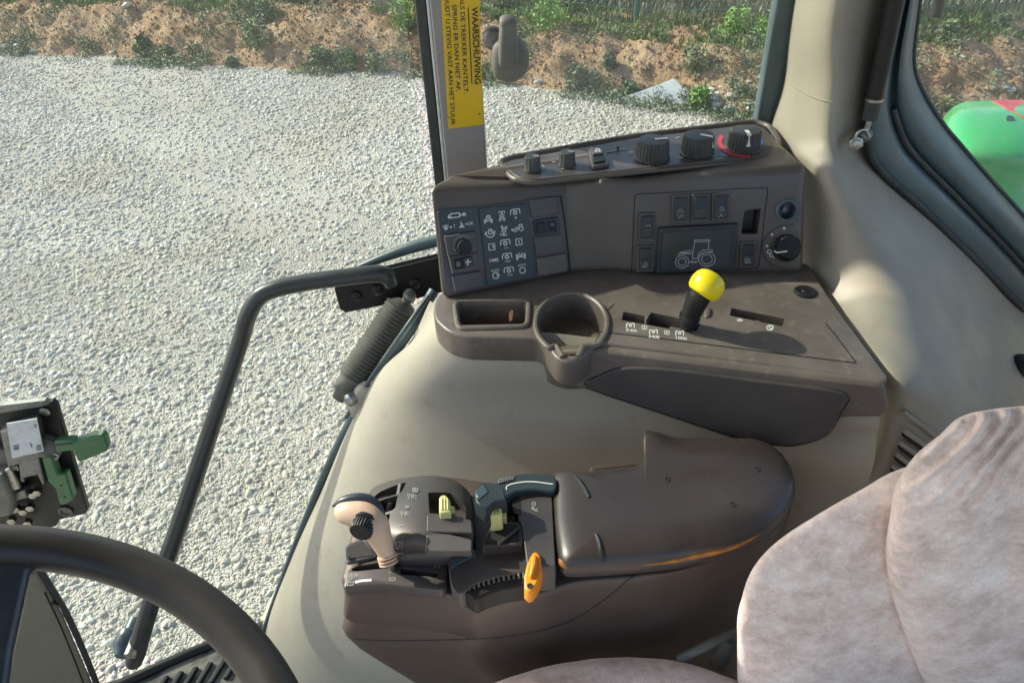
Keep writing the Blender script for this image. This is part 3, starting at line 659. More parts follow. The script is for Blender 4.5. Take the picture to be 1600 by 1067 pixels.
# door glass and the fixed pane behind the console
def pane(name, pts, n, label):
    return tag(prism(name, pts, n, .005, M['glass']), label, 'window')
dgl = [V((-1.5, 1.24, 1.94)), V((-.14, 1.24, 1.94)), V((-.14, 1.205, .80)), V((-.35, 1.10, .35)), V((-.60, .975, -.12)), V((-1.5, .975, -.12))]
vs = [(-1.5, 1.24, 1.94), (-.14, 1.24, 1.94), (-.14, 1.205, .80), (-1.5, 1.205, .80), (-1.5, .955, -.14), (-.62, .965, -.14)]
vb = [V(v)+V((0, .005, 0)) for v in vs]
f1 = [[0, 1, 2, 3], [3, 2, 5, 4]]
tag(mk('door_glass', [V(v) for v in vs]+vb, f1+[[q+6 for q in f][::-1] for f in f1]+[[0, 1, 7, 6], [1, 2, 8, 7], [2, 5, 11, 8], [5, 4, 10, 11], [4, 3, 9, 10], [3, 0, 6, 9]], M['glass'], smooth=False), 'clear cab door glass left of the grey post with the yellow sticker', 'window')
pane('fixed_pane', [(-.03, 1.27, 1.94), (.455, 1.27, 1.94), (.455, 1.25, .9), (-.03, 1.25, .9)], (0, -1, 0), 'fixed window pane between the grey post and the beige pillar')
pane('rear_side_pane', [Y(1415, -260, 1.24), Y(1800, -200, 1.26), Y(1800, 600, 1.26), Y(1520, 330, 1.24), Y(1400, 150, 1.24)], (0, -1, 0), 'rear side window pane with the green fender behind it')

# grey post with sticker
pt = root('door_post', 'grey metal door post carrying a yellow warning sticker', 'post', (-.07, 1.25, .86))
yb = 1.25
def YP(y): return Pl((0, y, 0), (1, y, 0), (0, y, 1))
pl = YP(yb)
xl, xr = Y(688, 100, yb).x, Y(764, 250, yb).x
prism('post_body', [(-.104, yb, 1.96), (-.030, yb, 1.96), (-.030, yb, .84), (-.104, yb, .84)], (0, -1, 0), .05, M['greypost'], pt, .004)
prism('bright_edge', [(-.109, yb+.004, 1.96), (-.1045, yb+.004, 1.96), (-.1045, yb+.004, .84), (-.109, yb+.004, .84)], (0, -1, 0), .045, M['paper'], pt, .001)
prism('rubber_seal', [(-.128, yb+.008, 1.96), (-.110, yb+.008, 1.96), (-.110, yb+.008, .84), (-.128, yb+.008, .84)], (0, -1, 0), .05, M['rubber'], pt, .003)
stk = pp('warning_sticker', [(680.5, -150), (744.4, -150), (755, 195), (700.5, 202)], pl, .0012, M['stickyellow'], pt, base=.0002)
stk['label'] = 'yellow warning sticker printed in Dutch with black capitals'
def tfit(name, s, pl, a, b, h, mat, parent, off=.0006, bold=.012):
    cu = bpy.data.curves.new('t', 'FONT'); cu.body = s; cu.size = 1; to = bpy.data.objects.new('t', cu); COL.objects.link(to)
    bpy.context.view_layer.update(); w = to.dimensions.x; bpy.data.objects.remove(to); bpy.data.curves.remove(cu)
    L = math.hypot(b[0]-a[0], b[1]-a[1]); k = h/.69
    return text(name, s, pl, a[0], a[1], b[0]-a[0], b[1]-a[1], h, mat, parent, bold, off, L/(w*k))
so_ = .0018
tfit('lettering', 'WAARSCHUWING', pl, (737, 12), (742, 132), 9.2, M['ink'], stk, so_, .02)
strokes('underline', [[(731.4, 12), (737.4, 132)]], pl, 1.5, M['ink'], stk, so_)
tfit('lettering', 'ALS DE TREKKER KANTELT,', pl, (718.5, -4), (725, 147), 6.6, M['ink'], stk, so_)
tfit('lettering', 'SPRING ER DAN NIET AF,', pl, (706.5, 8), (713.3, 143), 6.6, M['ink'], stk, so_)
tfit('lettering', 'HOUDT U STEVIG VAST AAN HET STUUR', pl, (694.2, -14), (704.8, 195), 6.6, M['ink'], stk, so_)
for a, b in ((749, 178), (700, 184)): lathe('screw', pl.at(a, b, .001), (0, -1, 0), [(.0018, 0), (.0018, .001), (.0005, .0014)], M['orange_wear'], pt, seg=10)

# window latch
t = root('window_latch', 'grey beige plastic window catch mounted on the right of the grey post', 'window latch', Y(797, 100, 1.22))
p22 = YP(1.215)
base = [p22.at(*q) for q in [(767, 84), (768, 105), (776, 119), (792, 127), (808, 124), (822, 112), (827, 95), (824, 75), (812, 60), (790, 52), (772, 64)]]
pillow('catch_base', base, (0, -1, 0), .028, M['bellow'], t, p=3, hb=.02)
lv = [p22.at(*q) for q in [(780, 30), (782, 20), (793, 17), (804, 22), (806, 32), (809, 88), (795, 94), (779, 90)]]
pillow('catch_lever', [q+V((0, -.028, 0)) for q in lv], (0, -1, -.1), .018, M['bellow'], t, p=3.5, hb=.012)
lathe('pin', p22.at(771, 58, -.01), (0, -1, 0), [(.017, 0), (.017, .012), (.012, .016)], M['dksteel'], t)
prism('bracket', [p22.at(*q, -.012) for q in [(762, 55), (775, 52), (775, 72), (762, 72)]], (0, -1, 0), .02, M['greypost'], t, .001)

# ---- beige rear pillar and wall
def yr(*q): return [Y(a, b, c) for a, b, c in q]
r0 = yr((1238, 0, 1.30), (1249, 0, 1.21), (1303, 0, 1.12), (1352, 0, 1.14), (1412, 0, 1.21))
rows = [[p+V((0, 0, .78)) for p in r0], [p+V((0, 0, .35)) for p in r0], r0,
        yr((1221, 130, 1.30), (1232, 130, 1.21), (1297, 130, 1.11), (1340, 130, 1.14), (1380, 125, 1.20)),
        yr((1201, 208, 1.28), (1214, 212, 1.20), (1290, 215, 1.09), (1325, 222, 1.13), (1364, 230, 1.17)),
        yr((1228, 256, 1.24), (1262, 266, 1.08), (1304, 264, 1.045), (1345, 275, 1.09), (1398, 286, 1.15)),
        yr((1236, 350, 1.14), (1285, 350, 1.03), (1345, 350, .99), (1410, 340, 1.07), (1470, 348, 1.15)),
        yr((1238, 432, 1.06), (1272, 432, .995), (1390, 440, .92), (1470, 405, 1.05), (1535, 415, 1.14)),
        yr((1296, 505, .91), (1335, 505, .870), (1425, 520, .84), (1510, 480, 1.0), (1590, 480, 1.13)),
        yr((1355, 590, .78), (1405, 592, .745), (1465, 600, .77), (1545, 560, .93), (1650, 520, 1.12)),
        yr((1355, 660, .77), (1400, 662, .728), (1485, 670, .75), (1570, 650, .84), (1680, 640, 1.0)),
        yr((1345, 785, .69), (1375, 790, .70), (1500, 790, .70), (1600, 790, .78), (1720, 800, .9)),
        yr((1300, 960, .62), (1340, 960, .63), (1450, 960, .64), (1600, 960, .7), (1760, 960, .8))]
pb = root('rear_pillar', 'beige moulded cab pillar and wall trim beside the seat', 'pillar', (.5, 1.1, 0))
patch('trim', rows, M['pillar'], pb, .012, (.3, .95, 0), nu=7, nv=7)
def onface(px, py, rowset, off=0):
    pass
# seam between upper and lower trim
prism('window_rubber', [(.446, 1.243, 1.96), (.482, 1.243, 1.96), (.482, 1.243, .85), (.446, 1.243, .85)], (0, -1, 0), .03, M['frame'], pb, .004)
# air vents: dark slots with a rolled lip
vr = [((1412, 640), (1476, 690), .748, .006), ((1410, 676), (1452, 706), .744, .007), ((1404, 695), (1442, 722), .738, .007), ((1398, 712), (1432, 738), .732, .007), ((1392, 730), (1420, 752), .727, .007), ((1386, 745), (1408, 762), .722, .006)]
def seat_on(ob, px, py):
    """where the sight line through a traced pixel meets a built surface"""
    bpy.context.view_layer.update(); mi = ob.matrix_world.inverted(); o_ = mi @ CAM; d_ = (mi.to_3x3() @ ray(px, py)).normalized()
    ok, loc, nor, _ = ob.ray_cast(o_, d_)
    return (ob.matrix_world @ loc, (ob.matrix_world.to_3x3() @ nor).normalized()) if ok else (None, None)
trim = bpy.data.objects['trim']
sq = [(q[0]+q[1]*.0002) for q in [seat_on(trim, a, b) for a, b in ((1236, 132), (1248, 140), (1262, 148), (1276, 154), (1290, 158), (1301, 160))] if q[0] is not None]
if len(sq) > 2: tube('seam', sq, .0012, M['dashbeige'], pb, seg=8)
for i, (a, b, yy, w) in enumerate(vr):
    P = [seat_on(trim, a[0]+(b[0]-a[0])*u, a[1]+(b[1]-a[1])*u) for u in (0, .25, .5, .75, 1)]
    Q = [p+n*.0015 for p, n in P if p is not None]
    if len(Q) < 3: continue
    if i: tube('vent_slot', Q, [w*.55]+[w*.75]*(len(Q)-2)+[w*.55], M['hole'], pb, seg=8, flat=.5)
    tube('vent_louvre', [q+V((-.004, -.004, .010 if i else .002)) for q in Q], w*.5 if i else .003, M['pillar'], pb, seg=8)
    if not i: tube('vent_slot', [q+V((0, 0, -.004)) for q in Q], .002, M['hole'], pb, seg=8)

kp_, kn_ = seat_on(trim, 1596, 572)
if kp_ is not None: lathe('trim_knob', kp_, kn_, [(.022, 0), (.022, .004), (.018, .012), (.014, .016), (.001, .016)], M['black'], pb)

# ---- dark rear side window frame
O = [(1424, -160), (1412, -60), (1400, 0), (1374, 110), (1358, 195), (1364, 245), (1392, 281), (1440, 323), (1530, 412), (1625, 510)]
I = [(1448, -160), (1442, -60), (1437, 0), (1427, 92), (1440, 140), (1472, 192), (1500, 226), (1540, 272), (1602, 340), (1690, 440)]
rows = []
for (a, b), (c, d) in zip(O, I):
    r = []
    for u, y_ in ((-.04, 1.19), (0, 1.135), (.10, 1.125), (.34, 1.135), (.46, 1.155), (.60, 1.14), (.85, 1.15), (1, 1.20)):
        r.append(Y(a+(c-a)*u, b+(d-b)*u, y_))
    rows.append(r)
fr = root('rear_window_frame', 'dark slate blue frame around the rear side window', 'window frame', Y(1400, 280, 1.14))
patch('frame_moulding', rows, M['frame'], fr, .02, (0, 1, 0), nu=4, nv=7)
def mid(u, y_, k0=0): return [Y(a+(c-a)*u, b+(d-b)*u, y_) for (a, b), (c, d) in list(zip(O, I))[k0:]]
tube('cab_seal', mid(-.01, 1.128), .0065, M['rubber'], fr, seg=10)
tube('glass_seal', mid(.46, 1.146, 4), .0055, M['rubber'], fr, seg=10)
tube('glass_edge', mid(1.0, 1.195), .004, M['rubber'], fr, seg=8)
tube('dark_hook', yr((1470, -40, 1.3), (1468, 0, 1.3), (1463, 26, 1.3)), .009, M['black'], fr, seg=10)

# ---- gas strut
gsr = root('gas_strut', 'black gas strut running down the beige pillar to a ball joint', 'gas strut', Y(1345, 215, 1.12))
tube('cylinder', [Y(1434, -150, 1.10), Y(1400, 0, 1.10), Y(1366, 155, 1.10)], .0125, M['black'], gsr, smooth_n=1, seg=18)
tube('collar', [Y(1366, 155, 1.10), Y(1359, 186, 1.10)], .0118, M['rubber'], gsr, smooth_n=1, seg=18)
tube('band', [Y(1366.6, 153, 1.10), Y(1365.6, 157, 1.10)], .0132, M['steel'], gsr, smooth_n=1, seg=18)
tube('rod', [Y(1359, 186, 1.10), Y(1352, 208, 1.10)], .0045, M['steel'], gsr, smooth_n=1)
lathe('ball_joint', Y(1352, 212, 1.10), (-.5, -.6, .1), [(.004, -.02), (.008, -.014), (.010, -.004), (.010, .004), (.006, .009), (.002, .011)], M['dksteel'], gsr)
lathe('stud', Y(1338, 224, 1.09), (-.3, -.8, .1), [(.011, -.01), (.011, .002), (.007, .003), (.007, .008), (.003, .009)], M['steel'], gsr, seg=6)
tube('clip', [Y(1332, 226, 1.085), Y(1340, 208, 1.085), Y(1352, 203, 1.085), Y(1358, 214, 1.085)], .0022, M['steel'], gsr, seg=8)

# ---- green fender outside
fn_ = root('rear_fender', 'bright green rear fender seen through the rear side window', 'fender', Y(1560, 300, 1.75))
rows = [yr((1468, 196, 2.1), (1500, 164, 2.1), (1560, 157, 2.1), (1640, 158, 2.1), (1760, 165, 2.1)),
        yr((1462, 215, 1.98), (1498, 186, 1.95), (1560, 178, 1.93), (1640, 180, 1.93), (1760, 190, 1.93)),
        yr((1458, 270, 1.85), (1505, 240, 1.80), (1570, 236, 1.77), (1640, 240, 1.77), (1760, 250, 1.77)),
        yr((1455, 330, 1.84), (1520, 300, 1.79), (1580, 292, 1.75), (1640, 296, 1.75), (1760, 310, 1.75)),
        yr((1455, 460, 1.80), (1520, 440, 1.72), (1580, 430, 1.68), (1640, 440, 1.68), (1760, 460, 1.68)),
        yr((1455, 640, 1.78), (1520, 640, 1.70), (1580, 640, 1.66), (1640, 640, 1.66), (1760, 640, 1.66))]
rows = [[r[0]+(r[0]-r[1])*.4]+r[1:] if False else r for r in rows]
fo = patch('fender_shell', rows, M['fgreen'], fn_, .01, (0, 1, -.3), nu=6, nv=6)
bpy.context.view_layer.update()
def oncurve(ob, pts, off): 
    out = []
    for a, b in pts:
        p, n = seat_on(ob, a, b)
        if p is not None: out.append(p+n*off)
    return out
q = oncurve(fo, [(1552, 159), (1575, 158.5), (1600, 158.5), (1640, 160), (1640, 208), (1600, 186), (1575, 172)], .004)
if len(q) > 4: prism('marker_lamp', q, (0, -.7, .7), .008, M['fred'], fn_, .001)
q = oncurve(fo, [(1578, 188)], .001)
if q: lathe('rivet', q[0], (0, -.6, .8), [(.012, 0), (.012, .002), (.004, .003)], M['dksteel'], fn_, seg=12)

# ================================================================== DOOR HARDWARE
t = root('grab_rail', 'long bent black tubular handle across the door glass', 'handle', Y(600, 440, 1.12))
tube('rail', yr((612, 444, 1.12), (604, 431, 1.118), (585, 428, 1.115), (540, 433, 1.113), (480, 441, 1.11), (428, 452, 1.105), (402, 467, 1.10), (386, 497, 1.095), (375, 535, 1.09), (330, 670, 1.04), (280, 820, .97), (234, 950, .89), (211, 1027, .86), (208, 1034, .86)), [.013, .0155, .0155, .0155, .0155, .0155, .0155, .0155, .0155, .0165, .0175, .018, .0185, .010], M['bar'], t, seg=20, smooth_n=6)
lathe('glass_washer', Y(198, 1004, .885), (.1, 1, .1), [(.012, -.03), (.024, -.012), (.026, .0), (.026, .02), (.018, .026), (.018, .05)], M['frame'], t)
lathe('spacer', Y(209, 1010, .86), (.1, 1, .1), [(.012, -.02), (.014, .02)], M['steel'], t)
t = root('hinge_bracket', 'black hinge plate bolted behind the bent end of the door handle', 'bracket', Y(600, 450, 1.16))
hp = YP(1.16)
pp('hinge_plate', [(522, 452), (530, 440), (690, 402), (700, 455), (640, 470), (540, 489), (531, 484)], hp, .006, M['black'], t, bev=.002)
for a, b in ((557, 462), (589, 452), (648, 442), (640, 465)): lathe('bolt', hp.at(a, b, .006), (0, -1, 0), [(.011, 0), (.011, .004), (.007, .007), (.002, .008)], M['black'], t, seg=16)
tube('sill_trim', yr((560, 418, 1.19), (600, 402, 1.19), (640, 388, 1.19), (690, 374, 1.19), (740, 360, 1.19)), [.006, .009, .011, .012, .012], M['frame'], t, flat=1.0)
tube('lower_seal', yr((585, 424, 1.18), (630, 412, 1.18), (690, 398, 1.18)), .004, M['rubber'], t)

t = root('bellows_strut', 'grey ribbed rubber bellows damper hanging between the hinge bracket and the beige console', 'damper', Y(560, 590, 1.1))
a, b = Y(628, 482, 1.12), Y(553, 588, 1.06); ax = (b-a); L_ = ax.length
prof = [(.006, -.018), (.018, -.012), (.028, -.002)]
for i in range(22):
    u = i/21; prof += [(.0335-.003*u, L_*u), (.030-.003*u, L_*(u+.022))]
prof += [(.024, L_*1.06), (.022, L_*1.22), (.016, L_*1.25), (.012, L_*1.34)]
lathe('bellows', a, ax, prof, M['bellow'], t, seg=30, sharp=80)
tube('neck', yr((634, 478, 1.12), (638, 462, 1.12)), .009, M['bellow'], t)
lathe('ball_end', Y(640, 462, 1.12), (0, -1, .1), [(.004, -.012), (.011, -.006), (.012, 0), (.011, .006), (.004, .012)], M['dksteel'], t)
tube('lower_eye', yr((537, 612, 1.05), (534, 617, 1.05), (528, 613, 1.05)), .005, M['black'], t)
t = root('damper_mount', 'beige plastic mount under the lower end of the ribbed damper', 'mount', Y(575, 640, 1.03))
pillow('mount_body', yr((545, 640, 1.03), (552, 612, 1.03), (566, 598, 1.03), (598, 600, 1.03), (602, 615, 1.03), (580, 655, 1.03), (560, 654, 1.03)), (0, -1, .3), .025, M['beige'], t, p=3)
lathe('mount_pin', Y(548, 624, 1.01), (-.6, -.7, .2), [(.012, -.01), (.012, .006), (.007, .010)], M['steel'], t)

t = root('door_latch', 'black door latch plate with two green levers and a white label', 'door latch', Y(70, 720, 1.0))
lp = YP(1.0)
pp('latch_plate', [(-60, 648), (0, 640), (60, 630), (82, 628), (88, 634), (137, 796), (134, 803), (92, 812), (88, 822), (0, 840), (-60, 850)], lp, 0, M['black'], t, base=-.012, bev=.002)
pp('plate_flange', [(-60, 640), (0, 634), (70, 626), (76, 632), (62, 636), (0, 646), (-60, 654)], lp, .010, M['dksteel'], t, bev=.001)
lab = pp('paper_label', [(10, 662), (57, 654), (68, 705), (19, 716)], lp, .032, M['paper'], t, base=.030)
lbp = Pl(lp.at(0, 0, .0325), lp.at(10, 0, .0325), lp.at(0, 10, .0325))
strokes('label_print', [[(21, 700), (29, 698.6)], [(21, 697), (29, 695.6)], [(21.5, 702.5), (29.5, 701)], [(57, 703), (65, 701.5)], [(56.5, 700), (64.5, 698.5)], [(56, 697), (64, 695.5)], [(47, 692), (50, 699)], [(53, 664), (57, 663.5)], [(53.5, 667), (57.5, 666.5)]], lbp, 1.4, M['ink'], lab, off=.0006)
pillow('label_block', [lp.at(*q, .012) for q in [(6, 665), (58, 652), (72, 706), (18, 722)]], (0, -1, 0), .0175, M['dksteel'], t, p=8, sub=1)
lathe('pivot_boss', lp.at(76, 694, 0), (0, -1, 0), [(.027, 0), (.027, .012), (.020, .02), (.012, .022), (.006, .028)], M['bellow'], t)
lathe('pivot_boss', lp.at(6, 708, 0), (0, -1, 0), [(.022, 0), (.022, .010), (.014, .014)], M['bellow'], t)
pp('green_lever', [(84, 690), (112, 688), (118, 691), (140, 682), (160, 680), (164, 684), (169, 700), (166, 706), (126, 722), (121, 720), (114, 704), (88, 707)], lp, .034, M['latchgreen'], t, base=.018, bev=.003)
pp('lever_groove', [(86, 695), (112, 692), (113, 694), (86, 697.5)], lp, .0352, M['rubber'], t, base=.030)
pp('green_lever', [(64, 716), (80, 713), (90, 742), (103, 741), (115, 779), (112, 783), (97, 790), (92, 786), (86, 764), (74, 752)], lp, .026, M['latchgreen'], t, base=.008, bev=.003)
for a, b in ((96, 758), (101, 776)): lathe('peg_hole', lp.at(a, b, .026), (0, -1, 0), [(.0022, 0), (.0022, .0008)], M['hole'], t, seg=8)
pp('steel_bracket', [(28, 722), (60, 716), (70, 756), (66, 758), (58, 742), (36, 747), (38, 754), (32, 752)], lp, .03, M['dksteel'], t, base=.008, bev=.002)
pp('steel_bracket', [(6, 735), (14, 731), (22, 742), (32, 764), (14, 770), (10, 764)], lp, .03, M['steel'], t, base=.008, bev=.003)
pp('steel_bracket', [(14, 772), (38, 766), (44, 778), (18, 784)], lp, .026, M['dksteel'], t, base=.008, bev=.003)
pp('rubber_block', [(-60, 750), (4, 744), (20, 785), (18, 806), (-60, 822)], lp, .04, M['bellow'], t, bev=.006)
for i, (a, b) in enumerate(((53, 768), (60, 764), (26, 790), (38, 794), (49, 788), (20, 808), (45, 812))): lathe('nut', lp.at(a, b, .010), (.2, -1, 0), [(.008, 0), (.008, .012), (.004, .014)], M['steel'], t, seg=6)
lathe('hole_plug', lp.at(103, 798, .001), (0, -1, 0), [(.014, 0), (.014, .003), (.010, .004), (.009, .001)], M['bellow'], t)
lathe('corner_plug', lp.at(71, 642, .001), (0, -1, 0), [(.009, 0), (.009, .003), (.003, .004), (.003, .002)], M['steel'], t)
tube('spring', [lp.at(x, 731+(3 if i % 2 else -3), .02) for i, x in enumerate(range(14, 30, 2))], .002, M['steel'], t, seg=6)
tube('clip', [lp.at(79, 711, .02), lp.at(85, 709, .02), lp.at(91, 713, .02), lp.at(88, 717, .02), lp.at(84, 715, .02)], .0016, M['steel'], t, seg=6)

# lower dash panel on the far left
t = root('dash_side_panel', 'olive beige dash panel with a black edge under the steering wheel rim', 'panel', Y(60, 1000, .78))
dp = Pl(Y(62, 885, .80), Y(150, 1067, .78), Y(0, 1000, .70))
pp('panel', [(-200, 880), (58, 884), (100, 960), (146, 1067), (180, 1160), (-200, 1160)], dp, 0, M['dashbeige'], t, base=-.03, bev=.004)
tube('edge_trim', [dp.at(54, 872, .003), dp.at(64, 892, .003), dp.at(108, 966, .003), dp.at(152, 1070, .003), dp.at(180, 1150, .003)], .0055, M['rubber'], t)
tube('inner_seam', [dp.at(70, 925, .0), dp.at(98, 985, .0), dp.at(134, 1075, .0)], .0015, M['hole'], t)
tube('clip', [dp.at(82, 940, .0), dp.at(91, 943, .004)], .003, M['black'], t)

# ================================================================== STEERING WHEEL
wc = V((-.326, .132, 1.064)); wn = V((math.sin(.39), 0, math.cos(.39))); wa = V((0, 1, 0)); wbv = wn.cross(wa).normalized()
st = root('steering_wheel', 'dark brown steering wheel with a thick rim in the lower left corner', 'steering wheel', wc)
vs, fs = [], []; NR, NS = 120, 18
for i in range(NR):
    a = 2*math.pi*i/NR; d = wa*math.cos(a)+wbv*math.sin(a)
    for j in range(NS):
        b = 2*math.pi*j/NS; vs.append(wc+d*(.209+.0154*math.cos(b))+wn*.0154*math.sin(b))
for i in range(NR):
    for j in range(NS):
        k, l = (i+1) % NR, (j+1) % NS; fs.append([i*NS+j, k*NS+j, k*NS+l, i*NS+l])
mk('rim', vs, fs, M['wheel'], st)
lathe('hub', wc-wn*.06, wn, [(.03, -.05), (.05, 0), (.058, .012), (.052, .022), (.02, .028)], M['wheel'], st)
tgt = Pl(wc, wc+wa, wc+wbv).at(4, 858)
for k in range(3):
    d = (tgt-wc).normalized(); d.rotate(Matrix.Rotation(k*2.094, 3, wn)); pc = wn.cross(d)
    A = wc-wn*.055+d*.04; B = wc+d*.207-wn*.004; mdl = wc+d*.14-wn*.022
    vv = []
    for p, w in ((A, .030), (mdl, .021), (wc+d*.19-wn*.008, .020), (B, .028)): vv += [p+pc*w+wn*.007, p-pc*w+wn*.007, p-pc*w-wn*.007, p+pc*w-wn*.007]
    ff = [[0, 1, 2, 3], [12, 15, 14, 13]]
    for s in range(3):
        for q in range(4): ff.append([s*4+q, s*4+(q+1) % 4, s*4+4+(q+1) % 4, s*4+4+q])
    bevel_obj(mk('spoke', vv, ff, M['navy'] if k == 0 else M['wheel'], st), .004)
tube('column', [wc-wn*.06, wc-wn*.5], .04, M['black'], st, smooth_n=1)

# ================================================================== SIDE CONSOLE
sc = root('side_console', 'beige moulded side console with a worn brown top tray', 'console', (.1, .9, .0))
zt = .85; ZT = ZP(zt)
rowsB = [[Z(a, b, .835) for a, b in ((672, 470), (684, 480), (705, 512), (860, 520), (1050, 545), (1200, 570), (1374, 600))],
         [Y(640, 535, 1.06), Z(668, 520, .80), Z(712, 560, .79), Z(860, 575, .79), Z(1050, 610, .785), Z(1200, 635, .785), Z(1374, 660, .78)],
         yr((590, 590, 1.10), (602, 577, .99), (660, 610, .905), (860, 615, .86), (1050, 650, .81), (1200, 675, .77), (1370, 680, .715)),
         yr((552, 660, 1.10), (565, 640, .99), (640, 660, .905), (860, 665, .845), (1050, 690, .80), (1200, 715, .755), (1366, 720, .70)),
         yr((498, 780, 1.10), (518, 742, .985), (600, 760, .885), (860, 760, .81), (1050, 765, .77), (1200, 780, .73), (1350, 780, .69)),
         yr((440, 900, 1.08), (464, 870, .955), (560, 880, .85), (860, 870, .76), (1050, 870, .73), (1200, 880, .70), (1330, 880, .665)),
         yr((400, 1000, 1.04), (424, 1000, .925), (520, 1010, .82), (860, 1000, .70), (1050, 1000, .68), (1200, 1000, .66), (1300, 1000, .62)),
         yr((410, 1120, 1.0), (440, 1110, .90), (520, 1120, .80), (860, 1120, .68), (1050, 1120, .66), (1200, 1120, .63), (1280, 1120, .6))]
body = patch('body', rowsB, M['beige'], sc, .01, F, nu=8, nv=8)
tube('door_seal', [Y(678, 455, 1.10), Y(640, 518, 1.05), Y(590, 588, 1.04), Y(552, 650, 1.035), Y(519, 715, 1.02), Y(492, 775, 1.0), Y(450, 880, .985), Y(412, 985, .96)], [.010, .009, .009, .009, .008, .007, .006, .006], M['frame'], sc)
tube('seal_lip', [Y(670, 462, 1.08), Y(630, 518, 1.03), Y(580, 590, 1.02), Y(541, 652, 1.015)], .004, M['frame'], sc)
# tray slab
top = [(690, 455), (950, 410), (1262, 410), (1300, 470), (1388, 588), (1384, 596), (1350, 590), (1150, 563), (960, 538), (932, 537), (922, 546), (908, 560), (888, 566), (868, 559), (858, 544), (850, 534), (838, 528), (730, 526), (700, 518), (680, 500), (676, 484), (680, 466)]
topw = [ZT.at(x, y) for x, y in rpoly(top, 10, 3)]
tray = prism('tray', topw, (0, 0, 1), .046, M['tray'], sc)
bevel_obj(tray, .009, 3)
cuts = [cpr(circ(893, 506, 53, 44, n=32)[:-1], ZT, .044), cpr([(872, 530), (910, 530), (907, 549), (899, 556), (881, 556), (875, 549)], ZT, .036, 4),
        cpr([(714, 476), (822, 474), (820, 506), (720, 508)], ZT, .04, 7),
        cpr([(974, 487), (1008, 493.5), (1008, 507), (971, 500)], ZT, .03, 1), cpr([(1017, 488), (1062, 497.5), (1055, 511), (1048, 510), (1046, 513), (1039, 512.5), (1009, 507), (1010, 499)], ZT, .03, 1),
        cpr([(1058, 500), (1094, 507), (1088, 517), (1052, 511)], ZT, .03, 1), cpr([(1143, 481), (1226, 498), (1222, 510), (1188, 503), (1184, 500), (1180, 501), (1140, 493)], ZT, .03, 1)]
cut(tray, cuts)
# cup well under the ring
cc = ZT.at(893, 506); rx = (ZT.at(946, 506)-cc).length
lathe('cup_holder', cc+V((0, 0, -.085)), (0, 0, 1), [(.001, .0), (rx*.72, 0), (rx*.75, .004), (rx*.97, .042), (rx*1.05, .042), (rx*.9, -.004), (.001, -.004)], M['tray'], sc)
def rimtube(name, poly, pl, r, mat, par, n=3, off=.001, closed=True):
    q = crpx(poly, n, closed) if n > 1 else poly
    P = [pl.at(x, y, off) for x, y in q]
    if closed: P.append(P[0])
    return tube(name, P, r, mat, par, seg=8, smooth_n=1, caps=not closed)
ring = [(879, 558), (874, 549), (868, 541)]+[(893+56*math.cos(math.radians(g)), 506+47*math.sin(math.radians(g))) for g in range(128, 413, 12)]+[(913, 541), (908, 549), (903, 558)]
rimtube('cup_rim', ring, ZT, .0042, M['tray'], sc, n=3, closed=False)
rimtube('pocket_rim', rpoly([(710, 472), (827, 470), (824, 511), (716, 514)], 10, 4), ZT, .004, M['tray'], sc, n=1)
pp('bracket', [(795, 490), (799, 484), (802, 486), (800, 500), (796, 502)], ZP(.84), .002, M['rust'], sc, bev=0)
strokes('crease', [[(944, 500), (950, 484), (960, 474)], [(938, 518), (1050, 531), (1200, 550), (1338, 567)], [(1338, 567), (1306, 524), (1290, 505)], [(938, 519), (930, 535)]], ZT, 1.6, M['hole'], sc, off=.0004)
for x, y, s in ((985, 508, '540'), (1021, 518, '540E'), (1062, 520, '1000')):
    strokes('slot_symbol', [[(x-6, y+4), (x-6, y-2), (x-3, y-3)], [(x+6, y+4), (x+6, y-2), (x+3, y-3)], circ(x, y, 2, n=8)]+[], ZT, 1.7, M['white'], sc)
    tfit('slot_text', s, ZT, (x-8, y+9), (x+9, y+11), 4.2, M['white'], sc, bold=.02)
for x, y in ((1005, 511), (1040, 519)): strokes('slot_symbol', [circ(x, y, 2, 3, n=8), circ(x+4, y+1, 2, 3, n=8)], ZT, 1, M['white'], sc)
strokes('slot_symbol', [[(1152, 500), (1156, 498), (1160, 500.5), (1156, 502), (1152, 500)], circ(1205, 511, 3.2, 2.6, n=10), circ(1203, 512, 5.2, 3.8, n=10)], ZT, 1.5, M['white'], sc)
lathe('blind_plug', ZT.at(1258, 457, 0), (0, 0, 1), [(.0165, -.001), (.0165, .0025), (.014, .004), (.012, .0032), (.006, .0032), (.005, .0045), (.001, .0045)], M['black'], sc)
pillow('clip_boss', [ZT.at(*q) for q in [(1100, 489), (1104, 482), (1110, 484), (1109, 495), (1102, 497)]], (0, 0, 1), .004, M['tray'], sc, p=3)
# front apron + pocket door
A_, B_ = Z(960, 541, .85), Z(1350, 593, .85)
FPn = Pl(A_, B_, A_+V((0, -.035, -.2)))
pp('apron', rpoly([(846, 552), (935, 545), (1385, 601), (1387, 640), (1378, 653), (1314, 653), (1292, 686), (1240, 702), (1165, 694), (1040, 652), (915, 610), (876, 602), (856, 584)], 14, 4), FPn, .007, M['tray'], sc, base=-.016, bev=.006)
pd = crpx([(918, 606), (936, 588), (975, 575), (1050, 577), (1180, 594), (1318, 614), (1314, 645), (1292, 680), (1240, 696), (1168, 689), (1040, 648)], 3)
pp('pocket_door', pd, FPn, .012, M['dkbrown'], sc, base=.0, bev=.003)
strokes('door_gap', [pd+[pd[0]]], FPn, 1.3, M['hole'], sc, off=.0075)

